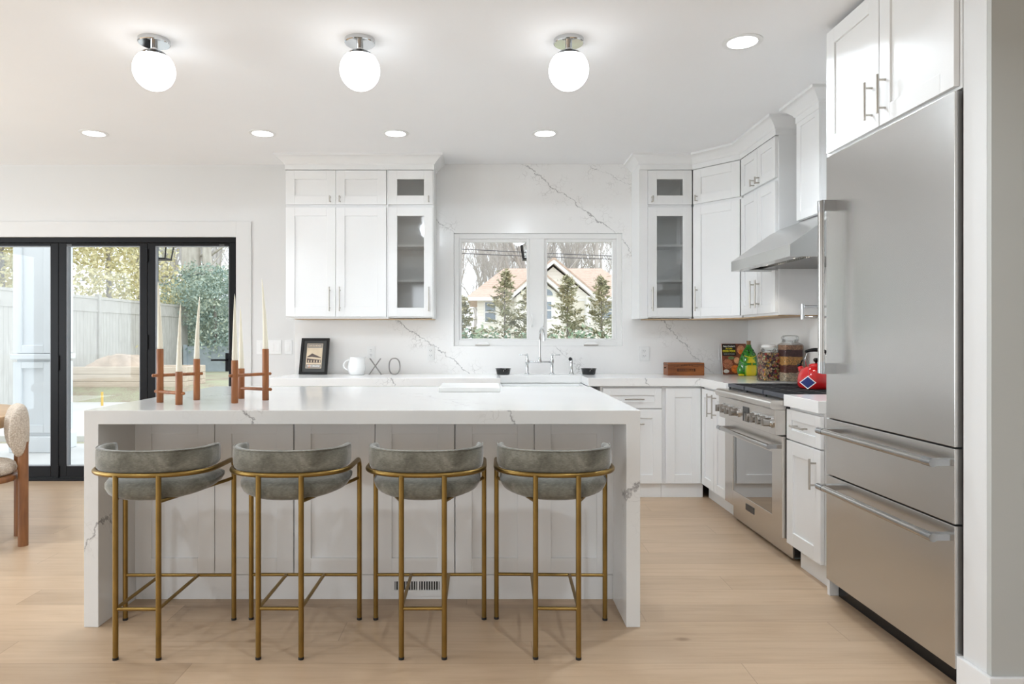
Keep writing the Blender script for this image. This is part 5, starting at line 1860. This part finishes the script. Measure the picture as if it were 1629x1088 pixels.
# ================================================================== DINING CHAIR AND TABLE
dc = empty('dining_chair', (-3.02, 4.0, 0), 'cream boucle dining chair with round wooden legs at the left edge', 'chair')
A_, B_ = Vector((-2.762, 4.08)), Vector((-2.93, 4.29))
ax = (B_ - A_).normalized()                    # along the back
fwd = Vector((ax.y, -ax.x))                      # facing
if fwd.x > 0: fwd = -fwd
mid_ = (A_ + B_) / 2
def P2(s_, f, z): 
    q_ = mid_ + ax * s_ + fwd * f
    return (q_.x, q_.y, z)
hs = (B_ - A_).length / 2
for s_ in (-hs, hs):
    m = MB(); m.cyl(P2(s_, 0, 0), P2(s_, 0, 0.62), 0.0275, seg=24)
    m.build('leg', 'chairwood', dc, smooth=True, auto=50)
for s_ in (-.19, .19):
    m = MB(); m.cyl(P2(s_, .40, 0), P2(s_, .40, 0.40), 0.0275, seg=24)
    m.build('leg', 'chairwood', dc, smooth=True, auto=50)
def loft_disc(cx_, rx, ry, prof, name, mat, ex=2.3):
    m = MB()
    rings = []
    N = 40
    for sc2, z in prof:
        ring = []
        for k in range(N):
            t = 2 * PI * k / N
            c, s_ = math.cos(t), math.sin(t)
            ring.append(P2(rx * sc2 * math.copysign(abs(c) ** (2 / ex), c), cx_ + ry * sc2 * math.copysign(abs(s_) ** (2 / ex), s_), z))
        rings.append(ring)
    m.rings(rings)
    return m.build(name, mat, dc, smooth=True)
loft_disc(.235, .245, .225, [(.02, .395), (.97, .395), (1, .40), (1, .425), (.98, .43), (.02, .43)], 'seat_rail', 'chairwood')
loft_disc(.235, .235, .215, [(.02, .43), (.9, .432), (.99, .447), (1.0, .465), (.97, .485), (.88, .498), (.6, .505), (.02, .508)], 'seat', 'boucle')
# fat curved back pad
rings = []
n = 22
for i in range(n + 1):
    t = -1 + 2 * i / n
    s_ = 0.20 * math.sin(t * 1.25) / math.sin(1.25)
    f = 0.000 + 0.07 * (1 - math.cos(t * 1.25))
    e = max(0.12, (1 - abs(t) ** 5) ** 0.5)
    ring = []
    for k in range(20):
        a = 2 * PI * k / 20
        c, s2_ = math.cos(a), math.sin(a)
        ring.append(P2(s_, f + .042 * (.55 + .45 * e) * math.copysign(abs(c) ** .8, c), .68 + .155 * e * math.copysign(abs(s2_) ** .75, s2_)))
    rings.append(ring)
m = MB(); m.rings(rings)
m.build('backrest', 'boucle', dc, smooth=True)
tb = empty('dining_table', (-3.99, 3.95, 0), 'light wooden round dining table, only its edge showing at the far left', 'table')
m = MB(); m.lathe([(.001, .665), (.90, .665), (.925, .675), (.935, .70), (.925, .74), (.915, .745), (.001, .745)], (-3.97, 4.25, 0), 64)
m.build('tabletop', 'tablewood', tb, smooth=True, auto=40)
m = MB(); m.lathe([(.001, 0), (.34, 0), (.34, .03), (.16, .05), (.12, .2), (.12, .55), (.20, .665), (.001, .665)], (-3.97, 4.25, 0), 40)
m.build('pedestal', 'tablewood', tb, smooth=True, auto=40)

# ================================================================== OUTSIDE
random.seed(11)
def gh(x, y):
    def sm(a, b_, t):
        t = max(0, min(1, (t - a) / (b_ - a)))
        return t * t * (3 - 2 * t)
    return -0.14 + 0.34 * sm(13.3, 14.6, y) * (1 - sm(-6.0, -3.0, x))
m = MB()
gxs = [-120, -60, -30, -18] + [-14 + i * 0.8 for i in range(16)] + [2, 8, 20, 50, 100]
gys = [-40, -10, 5.95, 6.5, 9, 12] + [13 + i * 0.35 for i in range(8)] + [18, 24, 40, 80, 160]
grid = [[m._v((x, y, gh(x, y) if y > 6 else -.14)) for x in gxs] for y in gys]
for j in range(len(gys) - 1):
    for i in range(len(gxs) - 1):
        m.bm.faces.new((grid[j][i], grid[j][i + 1], grid[j + 1][i + 1], grid[j + 1][i]))
gr_ = m.build('ground', 'grass', smooth=True, origin=(0, 0, 0))
struct(gr_, 'thin brownish lawn outside')
m = MB()
m.box(-14, .5, 6.11, 8.35, -.20, -.06); m.box(-14, .5, 9.0, 13.6, -.20, -.06)
m.box(-14, -7.05, 8.35, 9.0, -.20, -.06); m.box(-4.6, .5, 8.35, 9.0, -.20, -.06)
struct(m.build('ground_patio', 'concrete', bevel=.01), 'pale concrete patio slabs outside the glass door')
# porch column with recessed panels
cx0, cx1, cy0, cy1 = -5.33, -4.89, 7.70, 8.1
cl = empty('porch_column', ((cx0 + cx1) / 2, 7.9, -.06), 'square white panelled porch column outside the glass door', 'column')
m = MB()
m.box(cx0 + .03, cx1 - .03, cy0 + .03, cy1 - .03, -.06, 2.72)
m.build('shaft', 'columnpaint', cl)
for z0, z1 in ((.16, .96), (1.06, 2.72)):
    m = MB()
    st_ = .095
    for (fx0, fx1, fy0, fy1) in ((cx0, cx0 + st_, cy0, cy0 + .031), (cx1 - st_, cx1, cy0, cy0 + .031)):
        m.box(fx0, fx1, fy0, fy1, z0, z1)
    m.box(cx0 + st_, cx1 - st_, cy0, cy0 + .031, z0, z0 + .09); m.box(cx0 + st_, cx1 - st_, cy0, cy0 + .031, z1 - .07, z1)
    m.box(cx1 - .031, cx1, cy0 + .031, cy0 + st_, z0, z1); m.box(cx1 - .031, cx1, cy1 - st_, cy1, z0, z1)
    m.box(cx1 - .031, cx1, cy0 + st_, cy1 - st_, z0, z0 + .09); m.box(cx1 - .031, cx1, cy0 + st_, cy1 - st_, z1 - .07, z1)
    m.build('panel_moulding', 'columnpaint', cl, bevel=.006)
m = MB(); m.box(cx0 - .02, cx1 + .02, cy0 - .02, cy1 + .02, .99, 1.05); m.build('band', 'columnpaint', cl, bevel=.01)
m = MB(); m.box(cx0 - .03, cx1 + .03, cy0 - .03, cy1 + .03, -.06, .12); m.build('plinth', 'columnpaint', cl, bevel=.01)
m = MB(); m.box(-6.3, 2.2, 7.72, 8.08, 2.72, 2.98)
struct(m.build('beam_porch', 'columnpaint', bevel=.01), 'white porch beam')
# second column, right, out of view carries the beam
m = MB(); m.box(1.75, 2.15, 7.72, 8.08, -.14, 2.72)
tag(m.build('porch_column', 'columnpaint', bevel=.006), 'plain white porch column past the right end of the kitchen window', 'column')
def lantern(px, lb):
    Y = 7.9
    x = (px - 772) / 1086 * Y
    e_ = empty('porch_lantern', (x, Y, 2.15), lb, 'lantern', 'porch lanterns')
    zb_ = CAMZ + 123 / 1086 * Y
    zt_ = zb_ + .36
    m = MB()
    a, b_ = .075, .125
    for sx, sy in ((-1, -1), (1, -1), (1, 1), (-1, 1)):
        m.tube([(x + sx * a, Y + sy * a, zb_), (x + sx * b_, Y + sy * b_, zt_)], .009, 4)
    m.box(x - a - .01, x + a + .01, Y - a - .01, Y + a + .01, zb_ - .012, zb_ + .006)
    m.box(x - b_ - .012, x + b_ + .012, Y - b_ - .012, Y + b_ + .012, zt_ - .006, zt_ + .012)
    m.hexa([(x - b_, Y - b_, zt_ + .012), (x + b_, Y - b_, zt_ + .012), (x + b_, Y + b_, zt_ + .012), (x - b_, Y + b_, zt_ + .012),
            (x - .04, Y - .04, zt_ + .09), (x + .04, Y - .04, zt_ + .09), (x + .04, Y + .04, zt_ + .09), (x - .04, Y + .04, zt_ + .09)])
    m.cyl((x, Y, zt_ + .09), (x, Y, 2.722), .008, seg=8)
    m.build('cage', 'blackal', e_)
    m = MB()
    a -= .006; b_ -= .006
    m.hexa([(x - a, Y - a, zb_ + .006), (x + a, Y - a, zb_ + .006), (x + a, Y + a, zb_ + .006), (x - a, Y + a, zb_ + .006),
            (x - b_, Y - b_, zt_ - .006), (x + b_, Y - b_, zt_ - .006), (x + b_, Y + b_, zt_ - .006), (x - b_, Y + b_, zt_ - .006)])
    m.build('glass', 'glass', e_)
lantern(257, 'black lantern hanging outside the folding door')
lantern(843, 'black lantern hanging outside the kitchen window')

# fence along the left side of the yard, panels and posts
fe = empty('wooden_fence', (-9.1, 15, .2), 'tall weathered grey board fence along the left side of the yard', 'fence')
yy = 11.2
while yy < 19.4:
    top_ = 2.18
    nb = 17
    m = MB()
    for k in range(nb):
        y0 = yy + .06 + k * (2.32 / nb)
        m.box(-9.13, -9.105, y0, y0 + 2.32 / nb - .006, -.1, top_ - .36)
    m.build('board_panel', 'fencewood', fe)
    m = MB(); m.box(-9.14, -9.09, yy + .05, yy + 2.39, top_ - .36, top_ - .31); m.box(-9.14, -9.09, yy + .05, yy + 2.39, top_ - .06, top_)
    m.box(-9.125, -9.105, yy + .05, yy + 2.39, top_ - .31, top_ - .06)
    m.build('top_rail', 'fencewood', fe)
    m = MB(); m.box(-9.17, -9.06, yy - .055, yy + .055, -.15, top_ + .06)
    m.build('post', 'fencewood', fe)
    yy += 2.44
m = MB(); m.box(-9.0, -3.5, 20.4, 20.46, .15, .95)
for k in range(4): m.box(-9 + k * 1.8, -8.9 + k * 1.8, 20.34, 20.4, .15, 1.0)
M['bluefence'] = plain('blue_grey_boards', (0.42, 0.48, 0.52), 0.8, var=0.08)
tag(m.build('low_fence', 'bluefence'), 'low blue-grey fence at the far end of the yard', 'fence')
# raised bed of timbers with a sand heap
m = MB()
for k in range(3):
    z0 = .14 + k * .155
    m.box(-8.95, -6.35, 14.45, 14.6, z0, z0 + .15)
    m.box(-6.5, -6.35, 14.6, 15.5, z0, z0 + .15)
    m.box(-8.95, -6.5, 15.35, 15.5, z0, z0 + .15)
tag(m.build('raised_bed', 'timber', bevel=.01), 'pale timber retaining bed in front of the tall fence', 'raised bed')
m = MB()
rows, cols = 24, 30
vv = []
for j in range(rows + 1):
    rr_ = []
    for i in range(cols + 1):
        x = -8.94 + 2.43 * i / cols
        y = 14.6 + .75 * j / rows
        e = min(1, min(i, cols - i) / 5) * min(1, min(j, rows - j) / 5)
        hgt = .48 + .38 * e * math.exp(-((x + 8.0) / .75) ** 2 - ((y - 15.0) / .6) ** 2) + e * (.05 * math.sin(x * 7 + y * 3) * math.cos(y * 6) + random.uniform(-.02, .02))
        rr_.append(m._v((x, y, hgt)))
    vv.append(rr_)
for j in range(rows):
    for i in range(cols):
        m.bm.faces.new((vv[j][i], vv[j][i + 1], vv[j + 1][i + 1], vv[j + 1][i]))
tag(m.build('sand_heap', 'sand', smooth=True), 'heap of sandy soil inside the timber bed', 'soil', kind='stuff')
m = MB(); sxk = (162.5 - 772) / 1086 * 12.9; m.cyl((sxk, 12.9, -.08), (sxk, 12.9, .20), .022, seg=8)
tag(m.build('survey_stake', 'stake'), 'small yellow stake standing at the patio edge', 'stake')

def leaves(m, c, rx, ry, rz, n, size, flat=0.0):
    for _ in range(n):
        u = random.random(); th = random.uniform(0, 2 * PI); ph_ = math.acos(random.uniform(-1, 1))
        r_ = (0.55 + 0.45 * u) * (1 + .15 * math.sin(3 * th + 2 * ph_))
        p = Vector((c[0] + rx * r_ * math.sin(ph_) * math.cos(th), c[1] + ry * r_ * math.sin(ph_) * math.sin(th), c[2] + rz * r_ * math.cos(ph_)))
        a = Vector((random.gauss(0, 1), random.gauss(0, 1), random.gauss(0, 1 - flat))).normalized()
        b_ = a.cross(Vector((random.gauss(0, 1), random.gauss(0, 1), random.gauss(0, 1)))).normalized()
        s_ = size * random.uniform(.6, 1.4)
        vs_ = [m.bm.verts.new(p + a * s_), m.bm.verts.new(p + b_ * s_ * .5), m.bm.verts.new(p - a * s_), m.bm.verts.new(p - b_ * s_ * .5)]
        m.bm.faces.new(vs_)
def leafy_tree(x, y, z, h, r_, mat, label, grp, n=2600, size=.09, cat='tree', name='garden_tree', tr_=.1):
    e_ = empty(name, (x, y, z), label, cat, grp)
    m = MB(); m.tube([(x, y, z - .05), (x + .05, y, z + h * .4), (x, y, z + h * .8)], tr_, 8, radii=[tr_, tr_ * .7, tr_ * .25])
    m.build('trunk', 'bark', e_, smooth=True)
    m = MB()
    k = 9
    for i in range(k):
        t = i / (k - 1)
        cz = z + h * (.22 + .70 * t)
        rr_ = r_ * (1.0 - .45 * t) * random.uniform(.85, 1.1)
        a = random.uniform(0, 2 * PI)
        leaves(m, (x + math.cos(a) * r_ * .3, y + math.sin(a) * r_ * .3, cz), rr_ * .75, rr_ * .75, h * .15, n // k, size)
    m.build('foliage', mat, e_, normals=False)
    return e_
yt = [(-10.6, 12.5, 5.6), (-10.4, 14.6, 6.2), (-10.8, 16.6, 6.6), (-10.3, 18.6, 6.4), (-10.6, 20.8, 7.0)]
for i, (x, y, h) in enumerate(yt):
    leafy_tree(x, y, -.1, h, 1.5, 'yellowleaf', 'yellow-green leafy tree rising behind the tall grey fence', 'yellowish trees behind the fence', 6500, .06)
for i, (x, y, h, lb) in enumerate([(-10.5, 24.0, 3.6, 'blue-green hemlock at the far left end of the yard'), (-8.3, 20.9, 3.1, 'dense blue-green hemlock seen through the right pane of the folding door'), (-9.4, 23.5, 3.4, 'tall blue-green hemlock behind the low fence')]):
    leafy_tree(x, y, 0.1, h, 1.6, 'hemlock', lb, 'hemlocks in the yard', 7000, .052, name='hemlock_tree')

def conifer(x, y, z, h, r_, label, n=1500):
    e_ = empty('young_conifer', (x, y, z), label, 'tree', 'young conifers outside the kitchen window')
    m = MB(); m.tube([(x, y, z), (x, y, z + h)], .05, 6, radii=[.05, .006])
    m.build('trunk', 'bark', e_)
    m = MB()
    NB_ = 100
    for i in range(NB_):
        t = (i + random.random()) / NB_
        zc = z + h * (.06 + .92 * t)
        L = 1.2 * r_ * (1 - t) ** 1.0 * random.uniform(.5, 1.15) + .06
        a = random.uniform(0, 2 * PI)
        d = Vector((math.cos(a), math.sin(a), random.uniform(.05, .45)))
        base = Vector((x, y, zc))
        for q_ in range(n // NB_):
            s_ = random.random() ** .7
            p = base + d * L * s_ + Vector((random.gauss(0, 1), random.gauss(0, 1), random.gauss(0, .6))) * .07 * (1.25 - s_)
            aa = (d + Vector((random.gauss(0, .5), random.gauss(0, .5), random.gauss(0, .35)))).normalized()
            bb = aa.cross(Vector((0, 0, 1)) + Vector((random.gauss(0, .4), random.gauss(0, .4), 0))).normalized()
            sz = .055 * random.uniform(.6, 1.3)
            vs_ = [m.bm.verts.new(p + aa * sz), m.bm.verts.new(p + bb * sz * .35), m.bm.verts.new(p - aa * sz), m.bm.verts.new(p - bb * sz * .35)]
            m.bm.faces.new(vs_)
    m.build('foliage', 'shrub', e_, normals=False)
Yc = 15.0
for (px, ptop, r_, lb) in ((735, 470, .85, 'young conifer cut off by the left edge of the kitchen window'),
                           (803, 428, 1.0, 'tallest young conifer in the left window pane'),
                           (842, 455, .75, 'young conifer behind the window mullion'),
                           (903, 437, .95, 'young conifer left of centre in the right window pane, before the white gable'),
                           (957, 440, .95, 'young conifer by the right edge of the kitchen window')):
    x = (px - 772) / 1086 * Yc
    ht = CAMZ + (535 - ptop) / 1086 * Yc + .14
    conifer(x, Yc, -.14, ht, r_, lb, 3800)
m = MB()
for k in range(16):
    leaves(m, (-1.4 + k * .34, 14.2, .72 + .07 * math.sin(k * 2.1)), .42, .4, .70, 420, .05)
tag(m.build('hedge', 'hedge', normals=False), 'low dark green hedge below the conifers outside the window', 'hedge', kind='stuff')

# house across the road
HYY = 30.0
def HX_(px, Y=HYY): return (px - 772) / 1086 * Y
def HZ(py, Y=HYY): return CAMZ - (py - 535) / 1086 * Y
hs_ = empty('neighbour_house', (HX_(860), HYY, -.14), 'cream house with tan shingle roof and white gables beyond the kitchen window', 'house')
ze, zr_ = HZ(474), HZ(427)
xl, xr_ = HX_(741), HX_(1010)
m = MB(); m.box(xl + .5, xr_, HYY, HYY + 9, -.14, ze)
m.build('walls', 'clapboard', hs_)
m = MB()
x_rl = HX_(802); x_rr = HX_(957)
zb_, zt_ = ze - .02, zr_ + .75
# hipped roof: eaves at HYY-.4, ridge at HYY+4.5, whose height is raised for distance
Yrd = HYY + 4.5
zrd = CAMZ + (535 - 427) / 1086 * Yrd
m.rings([[(xl, HYY - .4, ze), (xr_ + .4, HYY - .4, ze), (xr_ + .4, HYY + 9.4, ze), (xl, HYY + 9.4, ze)],
         [(x_rl * Yrd / HYY, Yrd - .02, zrd), (x_rr * Yrd / HYY, Yrd - .02, zrd), (x_rr * Yrd / HYY, Yrd + .02, zrd), (x_rl * Yrd / HYY, Yrd + .02, zrd)]])
m.build('roof', 'roof', hs_)
def gable(pxa, pya, pxl, pxr, pyb, Y, name):
    xa2, za2 = HX_(pxa, Y), HZ(pya, Y)
    xl2, xr2, zb2 = HX_(pxl, Y), HX_(pxr, Y), HZ(pyb, Y)
    m = MB()
    m.prism([(xl2 + .25, -.14), (xr2 - .25, -.14), (xr2 - .25, zb2 + .1), (xa2, za2 - .12), (xl2 + .25, zb2 + .1)], hy, Y, Y + 5)
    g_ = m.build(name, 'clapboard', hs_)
    m = MB()
    w_ = .16
    for (xe) in (xl2, xr2):
        m.prism([(xe, zb2 - .05), (xa2, za2 - .0), (xa2, za2 + w_ * 1.3), (xe, zb2 + w_ * 1.1)], hy, Y - .35, Y + .02)
    m.build('bargeboard', 'trim', g_)
    m = MB()
    for (xe) in (xl2, xr2):
        m.prism([(xe, zb2 + w_ * .9), (xa2, za2 + w_ * 1.1), (xa2, za2 + w_ * 1.1 + .08), (xe, zb2 + w_ * .9 + .08)], hy, Y - .38, Y + 4.5)
    m.build('gable_roof', 'roof', g_)
    return g_
g1_ = gable(880, 420, 812, 947, 475, 29.0, 'large_gable')
g2_ = gable(857, 438, 812, 902, 475, 27.8, 'small_gable')
for (a, b_, c, d, Y, par) in ((772, 788, 481, 512, 30, hs_), (866, 877, 480, 507, 27.8, g2_), (903, 930, 479, 520, 29.0, g1_), (956, 974, 485, 506, 30, hs_)):
    m = MB(); m.box(HX_(a, Y), HX_(b_, Y), Y - .04, Y + .02, HZ(d, Y), HZ(c, Y))
    wv = m.build('window', 'housewin' if a != 903 else 'siding', par)
    m = MB(); x0, x1, z0, z1 = HX_(a, Y), HX_(b_, Y), HZ(d, Y), HZ(c, Y)
    m.box(x0 - .07, x0, Y - .06, Y, z0, z1); m.box(x1, x1 + .07, Y - .06, Y, z0, z1); m.box(x0 - .07, x1 + .07, Y - .06, Y, z1, z1 + .07); m.box(x0 - .07, x1 + .07, Y - .06, Y, z0 - .07, z0)
    m.box(x0, x1, Y - .06, Y - .03, (z0 + z1) / 2 - .025, (z0 + z1) / 2 + .025)
    m.build('window_trim', 'trim', wv)
m = MB()
Y = 27.8
cxg, czg, rg_ = HX_(869, Y), HZ(470, Y), .26
m.prism([(cxg + rg_ * math.cos(PI * k / 12), czg + rg_ * math.sin(PI * k / 12)) for k in range(13)], hy, Y - .05, Y)
m.build('arched_window', 'housewin', g2_)
m = MB(); xx = HX_(935.5, 28.6); m.cyl((xx, 28.6, -.14), (xx, 28.6, ze), .10, seg=10); m.build('porch_post', 'trim', hs_)
m = MB(); m.box(xl - .02, xr_, HYY - .48, HYY - .4, ze - .14, ze + .02); m.build('gutter', 'trim', hs_)

# far grey house seen through the folding door
fh = empty('distant_house', (-13, 33, 0), 'pale grey distant house with a white-framed window, seen through the folding door', 'house')
Y = 33
def fx2(px): return (px - 772) / 1086 * Y
m = MB(); m.box(fx2(338), fx2(372), Y, Y + 6, 0, CAMZ + (535 - 478) / 1086 * Y); 
M['greyhouse'] = plain('grey_house_siding', (0.55, 0.57, 0.60), 0.8, var=0.04)
m.build('walls', 'greyhouse', fh)
m = MB(); zz = CAMZ + (535 - 478) / 1086 * Y
m.rings([[(fx2(334), Y - .5, zz), (fx2(374), Y - .5, zz), (fx2(374), Y + 6.5, zz), (fx2(334), Y + 6.5, zz)], [(fx2(338), Y + 3, zz + 1.7), (fx2(372), Y + 3, zz + 1.7), (fx2(372), Y + 3.1, zz + 1.7), (fx2(338), Y + 3.1, zz + 1.7)]])
m.build('roof', 'greyhouse', fh)
m = MB(); x0, x1, z0, z1 = fx2(346), fx2(366), CAMZ + 46 / 1086 * Y, CAMZ + 54 / 1086 * Y
z0, z1 = CAMZ + (535 - 489) / 1086 * Y, CAMZ + (535 - 473) / 1086 * Y - .1
m.box(x0, x1, Y - .08, Y - .02, z0, z1); wv = m.build('window', 'housewin', fh)
m = MB()
for k in range(5): m.box(x0 + k * (x1 - x0) / 4 - .03, x0 + k * (x1 - x0) / 4 + .03, Y - .12, Y - .06, z0, z1)
for k in range(3): m.box(x0, x1, Y - .12, Y - .06, z0 + k * (z1 - z0) / 2 - .03, z0 + k * (z1 - z0) / 2 + .03)
m.build('window_trim', 'trim', wv)

# bare trees
def bare_mesh(seed, h, spread, levels=5, r0=.24):
    random.seed(seed)
    m = MB()
    def grow(p, d, L, r_, lv):
        n_ = 3
        pts = [p]
        q_ = p.copy()
        dd = d.copy()
        for i in range(n_):
            dd = (dd + Vector((random.gauss(0, .10), random.gauss(0, .10), random.gauss(0.02, .05)))).normalized()
            q_ = q_ + dd * L / n_
            pts.append(q_.copy())
        rad = [r_ * (1 - .45 * i / n_) for i in range(n_ + 1)]
        m.tube(pts if lv < 4 else [pts[0], pts[-1]], r_, 5 if lv < 2 else 3, radii=rad if lv < 4 else [rad[0], rad[-1]])
        if lv >= levels: return
        nb = random.choice((3, 4)) if lv else 9
        for k in range(nb):
            i = random.choice((1, 2, 3)) if lv else random.choice((1, 2, 2, 3, 3))
            a = random.uniform(0, 2 * PI)
            side = Vector((math.cos(a), math.sin(a), 0))
            nd = (dd * random.uniform(.5, .9) + side * spread * random.uniform(.5, 1.0) + Vector((0, 0, .25))).normalized()
            grow(pts[i], nd, L * random.uniform(.5, .72), rad[i] * random.uniform(.55, .72), lv + 1)
    grow(Vector((0, 0, 0)), Vector((0, 0, 1)), h * .5, r0, 0)
    return m
protos = []
for sd in (3, 8, 21):
    m = bare_mesh(sd, 13, .62, 6)
    o = m.build('bare_tree', 'twig', origin=(0, 0, 0), normals=False)
    protos.append(o)
random.seed(5)
spots = []
def wood(px0, px1, rows, step, label, grp):
    for k, Y in enumerate(rows):
        x0, x1 = (px0 - 772) / 1086 * Y, (px1 - 772) / 1086 * Y
        n_ = max(1, int(round((x1 - x0) / step)))
        for q_ in range(n_ + 1):
            x = x0 + (q_ + (0.5 if k % 2 else 0.0)) * step + random.uniform(-.4, .4)
            if x > x1 + 2.5: continue
            spots.append((x, Y + random.uniform(-.5, .5), random.uniform(.92, 1.12), label, grp))
wood(725, 985, (42, 48, 54, 60, 66, 72), 4.6, 'leafless grey tree in the wood behind the tan-roofed house', 'bare trees behind the house')
wood(240, 385, (42, 48, 54, 60, 66), 4.8, 'leafless grey tree far beyond the yard, seen through the folding door', 'bare trees beyond the yard')
for i, (x, y, s_, lb, gp) in enumerate(spots):
    o = protos[i] if i < 3 else protos[i % 3].copy()
    if i >= 3: C.objects.link(o)
    o.location = (x, y, -.3); o.rotation_euler = (0, 0, random.uniform(0, 6.28)); o.scale = (s_ * .8, s_ * .8, s_ * random.uniform(.95, 1.15))
    tag(o, lb, 'tree', gp)
# pale trunks through the folding door
for (px, w_, lb) in ((258, .16, 'slim pale tree trunk at the left of the right door pane'), (272, .13, 'thin pale tree trunk beside another in the right door pane'), (302, .42, 'thickest pale tree trunk in the right door pane'), (327, .22, 'pale tree trunk right of the thickest one')):
    Y = 25.5
    x = (px - 772) / 1086 * Y
    m = MB()
    m.tube([(x, Y, 0), (x + .1, Y, 3), (x, Y, 6), (x + .2, Y, 10)], w_, 10, radii=[w_, w_ * .85, w_ * .7, w_ * .4])
    random.seed(int(px))
    for k in range(14):
        z = random.uniform(2.5, 8.5); a = random.uniform(0, 2 * PI); L = random.uniform(.8, 2)
        m.tube([(x + .05, Y, z), (x + math.cos(a) * L * .5, Y + math.sin(a) * L * .5, z + L * .35), (x + math.cos(a) * L, Y + math.sin(a) * L, z + L * .9)], .03, 4, radii=[.05, .03, .01])
    tag(m.build('tree_trunk', 'palebark', smooth=True), lb, 'tree')
# power wires
for (pa, pb, Y, lb) in (((725, 390), (985, 402), 26, 'upper power wire crossing the kitchen window view'), ((725, 397), (985, 407), 26.3, 'lower power wire crossing the kitchen window view'),
                        ((230, 448), (385, 434), 24, 'heavy power wire in the right pane of the folding door'), ((230, 436), (385, 425), 24.3, 'thin power wire above the heavy one in the folding door')):
    m = MB()
    P0 = Vector(((pa[0] - 772) / 1086 * Y, Y, CAMZ - (pa[1] - 535) / 1086 * Y)); P1 = Vector(((pb[0] - 772) / 1086 * Y, Y, CAMZ - (pb[1] - 535) / 1086 * Y))
    d = P1 - P0
    P0 = P0 - d * 1.2; P1 = P1 + d * 1.2
    m.tube([P0.lerp(P1, k / 10) + Vector((0, 0, -.15 * (1 - (2 * k / 10 - 1) ** 2))) for k in range(11)], .016, 5)
    tag(m.build('power_line', 'wire'), lb, 'power line', 'power wires')
